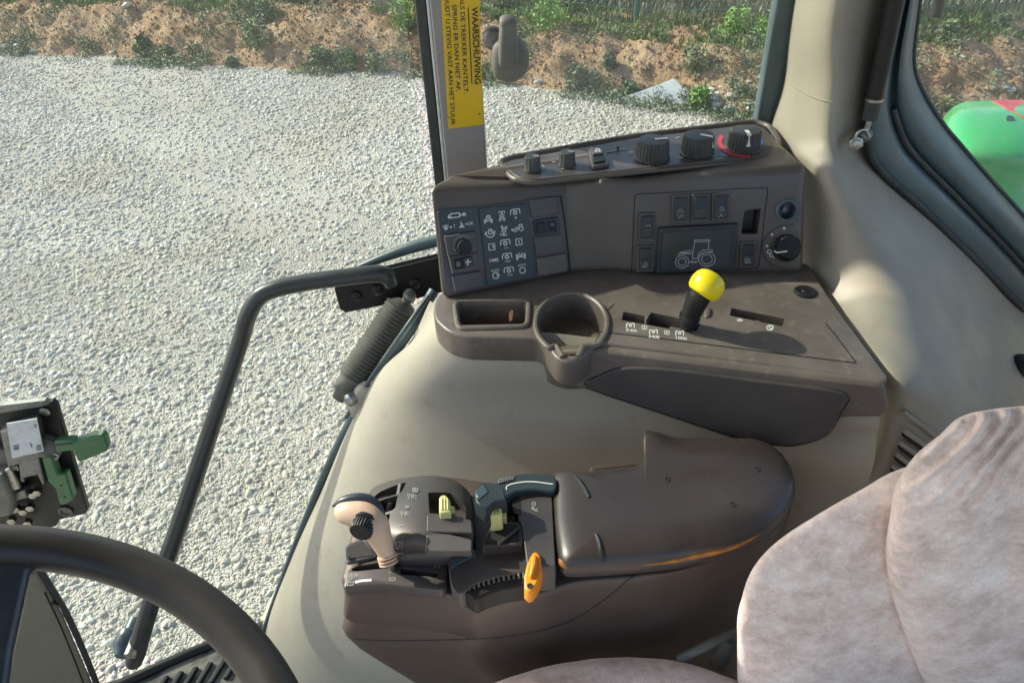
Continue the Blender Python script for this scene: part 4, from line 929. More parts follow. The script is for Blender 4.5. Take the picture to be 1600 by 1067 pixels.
# ---- instrument box
LF = Pl(Z(690, 470, zt), Z(890, 428, zt), Z(680, 300, 1.0)); RF = Pl(Z(985, 428, zt), Z(1258, 428, zt), Z(1262, 268, 1.0))
ib = root('instrument_box', 'brown instrument box with switches dials and a small display on top of the console', 'instrument panel', (.18, 1.05, zt))
Bt = [LF.at(688, 474), LF.at(892, 430), Z(945, 424, zt), RF.at(988, 430), RF.at(1259, 430)]
Tp = [LF.at(666, 287), LF.at(883, 279), Z(941, 276, 1.006), RF.at(990, 275), RF.at(1263, 258)]
Kt = [Z(1196, 197, 1.005), Z(985, 219, 1.005), Z(776, 254, 1.005), Z(700, 276, 1.004)]
Kb = [V((p.x, p.y, zt-.003)) for p in Kt]; Bt = [V((p.x, p.y, zt-.003)) if True else p for p in Bt]
vs = Tp+Kt+Bt+Kb; k = 9
box = mk('housing', vs, [list(range(k)), list(range(k, 2*k))[::-1]]+[[i, (i+1) % k, k+(i+1) % k, k+i] for i in range(k)], M['brown'], ib, sharp=30)
bevel_obj(box, .014, 5)
cut(box, [cpr([(1163, 329), (1189, 326), (1184, 366), (1158, 366)], RF, .04, 3), cpr(circ(1230, 329, 13.5, n=20)[:-1], RF, .04)])
# top dial panel
TPn = ZP(1.0042)
pn = pp('dial_panel', rpoly([(784, 256), (800, 250), (990, 217), (1176, 194), (1198, 201), (1211, 222), (1205, 241), (1185, 244), (1010, 262), (832, 281), (808, 277)], 9), TPn, .0025, M['ctrl'], ib, base=-.006, bev=.001)
PN = ZP(1.0070)
rimtube('panel_collar', rpoly([(779, 254), (800, 246), (990, 213), (1178, 190), (1203, 197), (1218, 222), (1210, 245), (1188, 249), (1010, 267), (830, 286), (802, 281)], 9), ZP(1.0), .0048, M['brown'], ib, n=1)
strokes('panel_gap', [crpx([(778, 258), (806, 279), (832, 285), (1010, 266), (1188, 247), (1212, 243), (1217, 222), (1203, 199)], 2, False)], ZP(1.0040), 1.1, M['hole'], ib)
def dial(name, px, py, r, h, ribs, ang, label):
    b = PN.at(px, py); o = lathe(name, b, (0, 0, 1), [(r*1.06, 0), (r*1.08, .002), (r*1.02, .004, 1), (r*.96, h*.9, 1), (r*.90, h, 0), (r*.84, h+.0006), (.001, h+.0002)], M['knob'], ib, rib=(ribs, r*.07))
    o['label'] = label
    tp = b+V((0, 0, h+.0012)); a = math.radians(ang); d = V((math.cos(a), math.sin(a), 0)); s = V((-d.y, d.x, 0))*r*.125
    e = tp+d*r*.86; i_ = tp+d*r*.08; lo = b+d*r*1.0+V((0, 0, h*.45))
    if r > .015: mk('pointer', [i_-s, i_+s, e+s, e-s, i_-s-V((0, 0, .001)), i_+s-V((0, 0, .001)), e+s+V((0, 0, -.002)), e-s+V((0, 0, -.002)), lo+s, lo-s], [[0, 1, 2, 3], [3, 2, 8, 9], [4, 7, 6, 5]], M['white'], o, smooth=False)
    else: mk('pointer', [i_-s, i_+s, e+s, e-s], [[0, 1, 2, 3]], M['grey_print'], o, smooth=False)
    return o
dial('dial_knob', 1019, 247, .0258, .030, 26, 5, 'large ribbed black dial with its pointer turned right, nearest the middle')
dial('dial_knob', 1089, 239, .0252, .030, 26, -35, 'large ribbed black dial between the other two large dials')
dial('dial_knob', 1161, 232, .0258, .030, 26, -92, 'large ribbed black dial over the red and blue arc')
dial('dial_knob', 832, 266, .0128, .023, 12, -20, 'small ribbed dial at the left end of the dial panel')
dial('dial_knob', 886, 259, .0128, .023, 12, -20, 'small ribbed dial second from the left')
strokes('temperature_arc', [crpx([(1129, 212), (1124, 221), (1130, 232), (1146, 240), (1172, 243)], 4, False)], PN, 7, M['red_print'], ib)
strokes('temperature_arc', [[(1186, 214), (1190, 222), (1187, 230)]], PN, 6, M['blue_print'], ib)
strokes('dial_marks', [circ(999, 252, 1.6, 1.3, n=8), circ(1015, 257, 1.6, 1.2, n=8), circ(1030, 256, 1.2, 1, n=8), circ(1064, 247, 2.6, 1.6, n=8), [(1066, 246), (1069, 243)], [(1112, 245), (1122, 243)], [(1118, 240), (1116, 247)], [(1126, 243), (1136, 243)], circ(986, 238, 4, 3, n=10), circ(986, 238, 1.6, 1, n=8), [(1055, 216), (1062, 214)], [(846, 257), (850, 261), (848, 266)], [(843, 259), (846, 262)], [(877, 264), (884, 263.5)], [(893, 262), (899, 260.5)], [(895, 264), (898, 261)], circ(865, 252, 2.4, 1.8, n=8)], PN, 1.3, M['dim_print'], ib)
sw = pp('rocker_bezel', [(919, 230), (945, 226), (952, 256), (925, 261)], PN, .006, M['ctrl'], ib, bev=.002)
pp('rocker', [(923, 231), (941, 229), (943, 239), (926, 241)], PN, .012, M['ctrl'], sw, base=.004, bev=.001)
pp('rocker', [(926, 242), (944, 240), (946, 251), (928, 254)], PN, .009, M['black'], sw, base=.004, bev=.001)
strokes('symbol', [[(930, 236), (932, 233), (936, 233), (938, 236)], [(929, 237), (939, 236)]], ZP(1.0190), .9, M['white'], sw)
lathe('pin', PN.at(965, 233), (0, 0, 1), [(.0022, 0), (.0022, .006), (.001, .0065)], M['dksteel'], ib, seg=8)
# left face: keypad columns
q1 = lambda x, y: (680+x/7.112, 310+y/7.112)
def T1(P): return [q1(*p) for p in P]
inset = pp('left_bezel', rpoly([(683, 330), (878, 306), (890, 423), (708, 459), (694, 440)], 5), LF, .002, M['ctrl'], ib, bev=.001)
pp('print_field', T1([(35, 130), (470, 95), (490, 350), (100, 395), (55, 330)]), LF, .004, M['slate'], ib, base=0, bev=0)
pnl = pp('indicator_panel', rpoly(T1([(485, 112), (1015, 52), (1110, 880), (580, 968)]), 1.5), LF, .0052, M['slate'], ib, base=0, bev=.0006)
pnl['label'] = 'dark plate printed with rows of white indicator symbols'
e1 = .0062
W_ = M['white']; G_ = M['grey_print']
def sy(name, lines, w=2.0, off=e1, mat=None, par=None): return strokes(name, [T1(l) for l in lines], LF, w/1.35, mat or W_, par or pnl, off=off)
def gearz(cx, cy, r, n=8): return gear(cx, cy, r, n)
def brk(cx, cy): return [[(cx-50, cy+35), (cx-52, cy-5), (cx-40, cy-22), (cx+40, cy-34), (cx+50, cy-18), (cx+54, cy+18)]]
sy('symbol', [[(145, 210), (150, 190), (175, 183), (175, 172), (268, 162), (274, 205), (182, 218), (178, 208), (155, 224), (145, 210)], [(274, 184), (305, 181)], circ(322, 178, 15, n=12), circ(158, 206, 5, n=8)], 2.2, .005)
sy('symbol', [circ(118, 338, 38, a0=200, a1=330, n=8), circ(118, 332, 16, n=10), circ(118, 332, 7, n=8), [(165, 326), (185, 324)], [(165, 318), (185, 316)], [(212, 290), (214, 310)], [(213, 330), (215, 322)], [(206, 300), (220, 298)]], 1.5, .005)
sy('symbol', [[(265, 325), (328, 316)], [(280, 315), (288, 290), (300, 290), (312, 312), (280, 315)], [(290, 288), (288, 258)]], 1.8, .005)
tfit('symbol_text', '=OK', LF, q1(335, 305), q1(426, 290), 4.6, W_, pnl, .005)
def tractor_top(cx, cy, s=1):
    return [[(cx-8*s, cy-36*s), (cx+10*s, cy-38*s), (cx+20*s, cy-12*s), (cx+22*s, cy+22*s), (cx-14*s, cy+26*s), (cx-16*s, cy-8*s), (cx-8*s, cy-36*s)],
            [(cx-28*s, cy+5*s), (cx-40*s, cy+10*s), (cx-42*s, cy+46*s), (cx-26*s, cy+44*s), (cx-28*s, cy+5*s)], [(cx+32*s, cy-2*s), (cx+44*s, cy+4*s), (cx+48*s, cy+38*s), (cx+34*s, cy+40*s), (cx+32*s, cy-2*s)], [(cx-26*s, cy-28*s), (cx-18*s, cy-20*s)], [(cx+22*s, cy-34*s), (cx+28*s, cy-24*s)], [(cx+2*s, cy-22*s), (cx+4*s, cy+8*s)]]
sy('symbol', tractor_top(588, 228), 1.7)
def ptot(cx, cy): return [[(cx-34, cy-28), (cx-32, cy-50), (cx+28, cy-56), (cx+34, cy-32)], circ(cx, cy-38, 9, n=8), [(cx-22, cy-12), (cx+22, cy-17), (cx+22, cy+4), (cx-20, cy+8), (cx-22, cy-12)], [(cx-10, cy+14), (cx+14, cy+12)], [(cx-28, cy+28), (cx-14, cy+22), (cx-12, cy+48), (cx-28, cy+50), (cx-28, cy+28)], [(cx+20, cy+20), (cx+34, cy+20), (cx+36, cy+42), (cx+22, cy+46), (cx+20, cy+20)], [(cx-10, cy+34), (cx+18, cy+30)]]
sy('symbol', ptot(740, 200), 1.5)
sy('symbol', [[(x, 716-y) for x, y in l] for l in ptot(762, 358)], 1.5)
for cx, cy in ((888, 150), (778, 490), (798, 642), (818, 795)): sy('symbol', brk(cx, cy)+gearz(cx, cy+10, 17), 2.0)
sy('symbol', [[(886, 217), (906, 215)]], 3.6)
sy('symbol', [circ(612, 388, 46, a0=-20, a1=200, n=12), [(560, 372), (556, 400), (572, 392)], [(652, 362), (664, 372), (650, 392)], [(586, 372), (610, 356), (640, 368), (634, 392), (600, 398), (586, 372)], [(590, 338), (596, 352)], [(612, 336), (632, 356)]], 2.0)
sy('symbol', [[(848, 352), (872, 349)], [(860, 338), (848, 352), (864, 364)], circ(890, 355, 17, n=10), circ(956, 338, 22, n=12), [(905, 350), (934, 342)], [(895, 335), (900, 325), (932, 320), (930, 295), (962, 288), (968, 318)]], 1.7)
for cx, cy, s in ((630, 540, '1'), (930, 484, '2')):
    sy('symbol', [[(cx-36, cy-30), (cx+30, cy-38), (cx+36, cy+30), (cx-30, cy+38), (cx-36, cy-30)]], 1.6)
    tfit('symbol_text', s, LF, q1(cx-(4 if s == '1' else 10), cy+18), q1(cx+(5 if s == '1' else 11), cy+15), 4.6, W_, pnl, e1, .02)
tfit('symbol_text', 'HMS', LF, q1(604, 712), q1(702, 700), 5.2, W_, pnl, e1, .02)
tfit('symbol_text', 'AUTO', LF, q1(624, 820), q1(712, 808), 3.6, W_, pnl, e1, .01)
tfit('symbol_text', 'AUTO', LF, q1(920, 760), q1(1008, 748), 3.6, W_, pnl, e1, .01)
tfit('symbol_text', '540', LF, q1(768, 560), q1(808, 555), 1.9, W_, pnl, e1)
tfit('symbol_text', '540E', LF, q1(776, 712), q1(836, 704), 2.2, W_, pnl, e1)
tfit('symbol_text', '1000', LF, q1(798, 862), q1(854, 855), 2.2, W_, pnl, e1)
sy('symbol', [circ(674, 858, 34, n=18)], 2.0); tfit('symbol_text', '1', LF, q1(671, 870), q1(679, 868), 3.4, W_, pnl, e1, .02)
sy('symbol', [circ(970, 800, 32, n=18)], 2.0)
sy('symbol', [[(902, 628), (912, 626), (918, 678), (906, 680), (902, 628)], [(988, 614), (998, 614), (1002, 662), (990, 664), (988, 614)], [(916, 656), (992, 644)], [(930, 605), (934, 650)], [(966, 600), (960, 645)], [(950, 622), (952, 648)]], 1.9)
# small encoder + switch left
enc = pp('encoder_block', rpoly([(694, 368), (744, 361), (748, 394), (700, 401)], 3), LF, .008, M['ctrl'], ib, bev=.0015)
eb = LF.at(724, 386, .008); lathe('encoder_wheel', eb, LF.n, [(.0125, 0, 0), (.0125, .001, 1), (.0115, .011, 1), (.0105, .012), (.001, .012)], M['black'], enc, rib=(18, .001))
strokes('encoder_ticks', [[(724+13*math.cos(a), 384+13*math.sin(a)), (724+17*math.cos(a), 384+17*math.sin(a))] for a in [math.radians(x) for x in range(150, 310, 13)]], LF, 1.2, M['dim_print'], enc, off=.0088)
sb = pp('switch_block', rpoly([(700, 401), (746, 394), (750, 421), (706, 428)], 3), LF, .007, M['ctrl'], ib, bev=.0015)
s1 = pp('rocker', [(708, 406), (727, 403), (729, 419), (711, 422)], LF, .012, M['black'], sb, base=.005, bev=.001)
s2 = pp('rocker', [(725, 403), (738, 401), (742, 416), (727, 419)], LF, .014, M['knob'], sb, base=.005, bev=.001)
strokes('symbol', [circ(716, 413, 2.6, 3.4, n=10), [(715, 413), (718, 413)]], LF, .9, G_, s1, off=.0128)
strokes('symbol', [[(731, 405), (731, 415)], [(727, 410), (736, 409)]], LF, 1.6, M['white'], s2, off=.0148)
pp('blank_block', rpoly([(705, 431), (752, 423), (756, 448), (712, 456)], 3), LF, .006, M['ctrl'], ib, bev=.0015)
strokes('worn_edges', [[(694, 371), (700, 400), (702, 404)], [(694, 370), (718, 366)], [(702, 404), (707, 427)], [(706, 432), (711, 455)]], LF, 1.3, M['dim_print'], ib, off=.0086)
# right column of left face
pp('blank_block', [(826, 312), (870, 307), (874, 334), (831, 340)], LF, .005, M['ctrl'], ib, bev=.001)
pp('blank_block', [(834, 371), (878, 366), (882, 395), (838, 401)], LF, .005, M['ctrl'], ib, bev=.001)
pp('blank_block', [(838, 404), (884, 396), (887, 424), (841, 432)], LF, .006, M['brown'], ib, bev=.001)
rk = pp('rocker_bezel', rpoly([(834, 345), (872, 339), (876, 362), (838, 369)], 3), LF, .007, M['gloss'], ib, bev=.001)
pp('rocker', [(838, 349), (852, 347), (855, 363), (841, 365)], LF, .011, M['black'], rk, base=.004, bev=.001)
r2 = pp('rocker', [(855, 346), (868, 344), (871, 360), (858, 362)], LF, .008, M['black'], rk, base=.004, bev=.001)
strokes('symbol', [[(860, 352), (864, 350), (866, 354)]], LF, .9, G_, r2, off=.009)
tube('face_crease', [LF.at(876, 306, .002), LF.at(884, 360, .002), LF.at(891, 426, .002)], .0013, M['hole'], ib, seg=6)
# right face
q2 = lambda x, y: (940+x/3.556, 180+y/3.556)
def T2(P): return [q2(*p) for p in P]
strokes('panel_gap', [T2(rpoly([(185, 440), (925, 402), (872, 850), (165, 890)], 22, 5)+[rpoly([(185, 440), (925, 402), (872, 850), (165, 890)], 22, 5)[0]])], RF, 1.5, M['hole'], ib, off=.0003)
pp('switch_panel', rpoly(T2([(192, 446), (918, 408), (866, 846), (172, 884)]), 6), RF, .0022, M['ctrl'], ib, bev=.0008) if False else None
def rocker(p, sp, label=None, sym=None, lit=0):
    bz = pp('rocker_bezel', rpoly(T2(p), 2), RF, .004, M['ctrl'], ib, base=0, bev=.0012)
    (a, b, c, d) = sp
    rk = pp('rocker', rpoly(T2([(a, b), (c, b-4), (c-4, d-4), (a-4, d)]), 1.6), RF, .008, M['gloss'], bz, base=.002, bev=.0012)
    mdl = (b+d)/2
    pp('rocker_lower_face', T2([(a+6, mdl+4), (c-8, mdl), (c-12, d-12), (a+2, d-8)]), RF, .0098, M['knob'], bz, base=.006, bev=.0008)
    if sym: strokes('symbol', [T2(l) for l in sym], RF, .9, G_, bz, off=.0106)
    return bz
rocker([(392, 445), (492, 440), (486, 602), (388, 606)], (406, 462, 478, 588), sym=[[(425, 540), (432, 524), (450, 524)], [(430, 575), (438, 560), (455, 562)], [(440, 535), (452, 535)]])
rocker([(502, 440), (604, 435), (598, 596), (498, 600)], (516, 457, 590, 582), sym=None)
rocker([(614, 432), (716, 428), (710, 590), (610, 594)], (632, 450, 706, 578), sym=[[(655, 520), (668, 510), (680, 520), (676, 530), (655, 528)], [(652, 570), (664, 552), (674, 568)]])
rocker([(206, 545), (302, 540), (294, 704), (202, 708)], (222, 564, 290, 688), sym=[[(245, 622), (250, 612), (270, 612), (272, 625)]])
rocker([(194, 725), (292, 722), (286, 870), (190, 874)], (210, 742, 278, 862), sym=[circ(245, 832, 9, n=8), [(238, 840), (224, 850)], [(226, 840), (250, 850)]])
rocker([(774, 705), (866, 700), (860, 842), (768, 846)], (788, 722, 852, 838), sym=[circ(806, 806, 10, n=8), [(798, 822), (830, 822)], [(816, 800), (826, 816)]])
dsp = pp('display', rpoly(T2([(318, 625), (760, 600), (742, 862), (300, 884)]), 3), RF, .006, M['gloss'], ib, base=0, bev=.002)
dsp['label'] = 'dark rectangular display showing the outline of a tractor'
pp('screen', rpoly(T2([(345, 655), (722, 634), (708, 838), (330, 860)]), 1.5), RF, .0068, M['screen'], dsp, base=.004)
q3 = lambda x, y: (1040+x/15.24, 360+y/15.24)
trl = [circ(392, 750, 158, 150, n=26), circ(392, 750, 92, 90, n=22), circ(985, 690, 198, 170, n=28), circ(985, 690, 125, 115, n=24),
       [(300, 630), (305, 580), (350, 525), (640, 480)], [(330, 560), (640, 550)], [(345, 530), (640, 545)], [(700, 240), (650, 560), (635, 675), (790, 665)], [(680, 262), (690, 235), (1050, 225), (1050, 262), (690, 275)], [(1025, 265), (1020, 450)],
       [(760, 650), (790, 550), (880, 475), (1020, 460), (1100, 465), (1120, 505), (1060, 510), (960, 520), (860, 570), (800, 640)], [(550, 745), (600, 760), (720, 765), (780, 735)], [(590, 740), (730, 745)]]
strokes('tractor_outline', [[q3(*p) for p in l] for l in trl], RF, 1.25, G_, dsp, off=.0076)
# socket ring, wiper dial
sb_ = RF.at(1230, 329, 0); lathe('power_socket', sb_, RF.n, [(.0130, -.03), (.0130, .001), (.0142, .003), (.0165, .003), (.0178, .0015), (.0178, -.03)], M['frame'], ib, seg=30)
lathe('socket_core', sb_, RF.n, [(.0125, -.034), (.0125, -.022), (.004, -.021), (.004, -.012), (.001, -.012)], M['dksteel'], ib)
wb = RF.at(1228, 387, 0); o = lathe('wiper_dial', wb, (RF.n+V((0, 0, .25))).normalized(), [(.0225, 0), (.0225, .0025), (.0205, .004, 1), (.0185, .015, 1), (.0165, .017), (.001, .0165)], M['black'], ib, rib=(22, .0012))
wp = Pl(wb+(RF.n+V((0, 0, .25))).normalized()*.0175, wb+(RF.n+V((0, 0, .25))).normalized()*.0175+V((1, 0, 0)).cross((RF.n+V((0, 0, .25))).normalized()), wb+(RF.n+V((0, 0, .25))).normalized()*.0175+V((1, 0, 0)))
strokes('pointer', [[(1210, 392), (1214, 395), (1230, 392.5)]], wp, 2.2, M['white'], o, off=.0008)
q4 = lambda x, y: (1160+x/5.925, 290+y/5.925)
strokes('wiper_marks', [[q4(*p) for p in l] for l in [circ(386, 396, 9, n=10), circ(386, 396, 3, n=8), circ(274, 455, 7, n=10), circ(274, 455, 2.5, n=8), circ(228, 560, 9, n=10), [(225, 620), (240, 598), (270, 605), (268, 625), (240, 630), (228, 620)], [(250, 630), (255, 645)], [(248, 655), (264, 655)], [(256, 648), (256, 664)], [(275, 640), (300, 632), (300, 665), (278, 665), (275, 640)], [(308, 640), (308, 672)]]], RF, 1.3, M['white'], ib, off=.0006)
strokes('dial_recess', [crpx([(1240, 352), (1215, 355), (1195, 372), (1191, 392), (1203, 412), (1228, 420)], 4, False)], RF, 1.2, M['hole'], ib, off=.0004)

# ---- yellow knob lever
yl = root('yellow_knob_lever', 'lever with a bright yellow knob on a black sleeve standing in the tray slot', 'lever', Z(1074, 512, .84))
yk = .852
tube('sleeve', [Z(1073, 512, .83), Y(1075, 503, .856), Y(1080, 490, .855), Y(1091, 466, yk), Y(1097, 454, yk)], [.0115, .0135, .0140, .0165, .0155], M['black'], yl, seg=20)
tube('sleeve_fold', [Y(1077, 497, .856), Y(1078.5, 493, .856)], .0152, M['black'], yl, smooth_n=1, seg=20)
ka = (RR*.52+UU*.80-F*.22).normalized()
lathe('knob', Y(1096, 458, yk), ka, [(.001, -.002), (.0190, -.0015), (.0225, .002), (.0242, .009), (.0243, .015), (.0228, .022), (.0185, .0285), (.0125, .0320), (.006, .0335), (.001, .0338)], M['yellow'], yl, seg=36, sharp=60)

# ================================================================== ARMREST CONSOLE
ac = root('armrest_console', 'dark brown armrest console with control levers and a padded armrest', 'armrest console', Z(850, 900, .45))
rg = [(536, 885), (548, 830), (580, 768), (618, 746), (700, 744), (760, 752), (862, 762), (1010, 748), (1180, 705), (1226, 735), (1240, 778), (1212, 830), (1150, 866), (1060, 892), (990, 902), (900, 910), (850, 926), (790, 936), (745, 940), (705, 930), (600, 918), (548, 912), (533, 902)]
R7 = [Z(a, b, .70) for a, b in crpx(rg, 4)]
cen = Z(880, 840, .70); cen = V((cen.x, cen.y, 0))
xR = max(p.x for p in R7)
def ringat(z, s, sh=0.0, sy=1):
    if z < .68: return [V((xR+(p.x-xR)*s, cen.y+(p.y-cen.y)*sy, z)) for p in R7]
    return [V((cen.x+(p.x-cen.x)*s+sh, cen.y+(p.y-cen.y)*s*sy, z)) for p in R7]
XL0 = min(p.x for p in R7)
def sfor(px, z): return (xR-Z(px, 960, z).x)/(xR-XL0)
lev = [(.700, .95, 0, 1), (.699, .985, 0, 1), (.692, 1.0, 0, 1), (.66, sfor(533, .66), 0, 1), (.617, sfor(536, .617), 0, 1), (.6145, sfor(538, .6145)-.006, 0, 1), (.612, sfor(538, .612), 0, 1), (.585, sfor(538, .585), 0, 1), (.572, sfor(543, .572), 0, .995), (.54, sfor(565, .54), .0, .98), (.50, sfor(600, .50), 0, .96), (.44, sfor(650, .44), .0, .94), (.30, sfor(720, .30), .0, .92)]
vs = []; fs = []
for z, s, sh, sy_ in lev: vs += ringat(z, s, sh, sy_)
k = len(R7)
for i in range(len(lev)-1):
    for j in range(k): m2 = (j+1) % k; fs.append([i*k+j, i*k+m2, (i+1)*k+m2, (i+1)*k+j])
fs += [list(range(k)), list(range((len(lev)-1)*k, len(lev)*k))[::-1]]
abody = mk('body', vs, fs, M['armbody'], ac, sharp=60)
sm_ = crpx([(541, 997), (600, 1000), (700, 999), (780, 995), (850, 983), (900, 965), (950, 932), (978, 908), (996, 896)], 4, False)
bpy.context.view_layer.update()
# armrest pad
po = [(863, 748), (880, 744), (902, 745), (960, 739), (1000, 733), (1008, 722), (1002, 700), (1004, 687), (1014, 686), (1076, 690), (1150, 690), (1185, 692), (1208, 702), (1228, 722), (1240, 752), (1238, 782), (1210, 822), (1155, 855), (1100, 870), (1053, 879), (992, 885), (940, 889), (893, 891), (877, 886), (869, 862), (864, 805)]
ZA = .738
tabp, midp = Z(1012, 700, ZA), Z(1060, 780, ZA)
def padfn(w, s, sg):
    if sg < 0: return w
    q = V((w.x-tabp.x, w.y-tabp.y)); m_ = V((w.x-midp.x, w.y-midp.y))
    return w+V((0, 0, .011*math.exp(-(q.length/.024)**2)*(1 if s < .999 else .3)-.007*math.exp(-(m_.x/.09)**2-(m_.y/.035)**2)))
pad = pillow('armrest_pad', [Z(a, b+4, ZA) for a, b in po], (0, 0, 1), .030, M['pad'], ac, p=3.6, hb=.022, cen=Z(1010, 800, ZA), rings=14, sub=5, fn=padfn)
pad['label'] = 'glossy dark brown padded armrest with scuffed orange edges'
def dimple(a, b, r=.0028):
    p, n = seat_on(pad, a, b)
    if p is not None: lathe('screw_hole', p, n, [(r*1.5, -.002), (r*1.5, .0004), (r, .0008), (r*.8, -.002)], M['hole'], ac, seg=12)
for a, b in ((1043, 749), (1184, 733), (1145, 788)): dimple(a, b)
for L_ in ([(899, 745), (906, 752), (914, 764), (921, 777)], [(931, 834), (936, 846), (939, 862), (941, 878)]):
    q = oncurve(pad, L_, -.0006)
    if len(q) > 2: tube('pad_groove', q, [.0028]+[.0032]*(len(q)-2)+[.0028], M['gloss'], ac, seg=8)
tube('scuffed_edge', oncurve(pad, [(1000, 884), (1040, 878), (1080, 870.5), (1120, 862), (1160, 849), (1196, 829)], -.001), [.001, .003, .0038, .0038, .003, .001], M['orange_wear'], ac, seg=8)
tube('scuffed_edge', oncurve(pad, [(873, 873), (877, 880), (883, 885), (890, 888)], -.001), [.002, .004, .003, .001], M['orange_wear'], ac, seg=8)
pp('rear_pocket', [(916, 752), (923, 727), (990, 720), (1006, 724), (1006, 752)], ZP(.715), .004, M['armbody'], ac, bev=.003)
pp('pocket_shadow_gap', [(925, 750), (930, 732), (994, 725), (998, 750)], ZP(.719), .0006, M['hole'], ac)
tube('cable', [Z(1150, 985, .60), Z(1100, 1010, .60), Z(1060, 1030, .58)], .006, M['bellow'], ac)
P_ = oncurve(abody, sm_, -.0004)
if len(P_) > 4: tube('body_seam', P_, .0013, M['hole'], ac, seg=6, smooth_n=1)
# quadrant hump
zr = lambda *q: [Z(a, b, c) for a, b, c in q]
rows = [zr((576, 770, .69), (592, 757, .722), (650, 744, .748), (700, 746, .748), (730, 765, .738), (740, 785, .69)),
        zr((566, 795, .69), (586, 784, .742), (644, 772, .764), (700, 772, .764), (735, 792, .750), (742, 805, .69)),
        zr((558, 818, .69), (582, 810, .745), (638, 800, .766), (695, 800, .766), (736, 812, .752), (743, 825, .69)),
        zr((552, 845, .69), (584, 838, .742), (632, 836, .766), (690, 836, .766), (734, 842, .752), (742, 856, .69)),
        zr((552, 862, .69), (600, 858, .735), (628, 858, .745), (688, 858, .745), (728, 860, .735), (738, 870, .69)),
        zr((546, 874, .688), (600, 872, .70), (628, 872, .702), (688, 874, .702), (720, 876, .70), (732, 884, .688))]
hump = patch('quadrant_housing', rows, M['ctrl'], ac, .03, (0, 0, -1), nu=6, nv=6)
H = ZP(.766)
q5 = lambda x, y: (520+x/5.767, 735+y/5.767)
def T5(P): return [q5(*p) for p in P]
HL = ZP(.752)
cut(hump, [cpr(T5([(345, 195), (350, 150), (410, 118), (600, 92), (662, 90), (625, 215), (580, 232), (400, 240)]), HL, .022, 2), cpr(T5([(400, 252), (592, 250), (575, 372), (545, 395), (455, 400)]), HL, .022, 2), cpr(T5([(460, 420), (522, 418), (505, 585), (480, 560)]), HL, .02, 1),
           cpr([(669, 769), (703, 767), (728, 787), (727, 806), (671, 803)], H, .022, 2)])
for P in ([(345, 195), (350, 150), (410, 112), (600, 88), (665, 86), (627, 217), (582, 236), (400, 243)], [(400, 250), (595, 247), (577, 374), (546, 398), (455, 402)]):
    q = oncurve(hump, T5(P), .0005)
# little metal tabs in the cavities
for a, b, c, d in ((604, 118, 585, 225), (516, 290, 496, 385), (488, 455, 492, 505)): tube('lever_tab', [Z(*q5(a, b), .752), Z(*q5(c, d), .742)], .0042, M['dksteel'], ac, smooth_n=1, seg=8, flat=.4)
side = pp('side_pocket', rpoly(T5([(104, 800), (104, 700), (150, 650), (270, 612), (330, 640), (400, 770), (130, 835)]), 3), ZP(.712), .004, M['ctrl'], ac, bev=.004)
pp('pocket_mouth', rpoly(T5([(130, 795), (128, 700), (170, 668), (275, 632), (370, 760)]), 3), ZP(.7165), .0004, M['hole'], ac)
tube('pocket_blade', [Z(*q5(148, 760), .722), Z(*q5(140, 800), .718)], .003, M['dksteel'], ac, smooth_n=1, seg=6, flat=.4)
# printed marks on the quadrant
def s5(lines, w=1.0, mat=None, off=.0012): return strokes('quadrant_marks', [T5(l) for l in lines], H, w, mat or M['dim_print'], ac, off=off)
s5([[(722, 155), (764, 160), (760, 190), (720, 185), (722, 155)], [(732, 160), (730, 186)], [(745, 160), (743, 188)], [(652, 318), (690, 322)], [(650, 332), (688, 334)], [(660, 316), (658, 334)], [(682, 318), (678, 336)], [(600, 490), (642, 492)], [(602, 484), (602, 496)], [(640, 484), (640, 498)]], 1.2)
def plants(x, y): return [circ(x, y, 9, 14, n=10), [(x, y+14), (x-2, y+40)], circ(x+28, y+8, 5, 18, n=10), circ(x+45, y+8, 5, 18, n=10), [(x+60, y-4), (x+70, y+6), (x+64, y+22), (x+68, y+38)], [(x+30, y+30), (x+30, y+46)]]
s5(plants(682, 222)+plants(622, 378), .9)
s5([circ(586, 668, 16, 34, n=12, rot=.5), [(566, 700), (600, 706)], [(626, 625), (620, 705)]], 1.0)
strokes('crease', [T5([(665, 90), (640, 180), (600, 330), (560, 500), (535, 660)]), T5([(820, 130), (780, 260)])], H, .8, M['hole'], ac, off=.0006) if False else None
# raised button blocks
def qp(name, poly, z, h, mat, bev=.0025, base=-.004, r=2, par=None): return pp(name, poly, ZP(z), h, mat, par or ac, base=base, bev=bev, r=r)
qp('button_block', [(667, 804), (700, 802), (737, 812), (739, 832), (700, 831), (666, 829)], .762, .008, M['ctrl'], r=3)
qp('button_block', [(666, 832), (700, 833), (738, 842), (737, 862), (664, 861)], .762, .006, M['ctrl'], r=3)
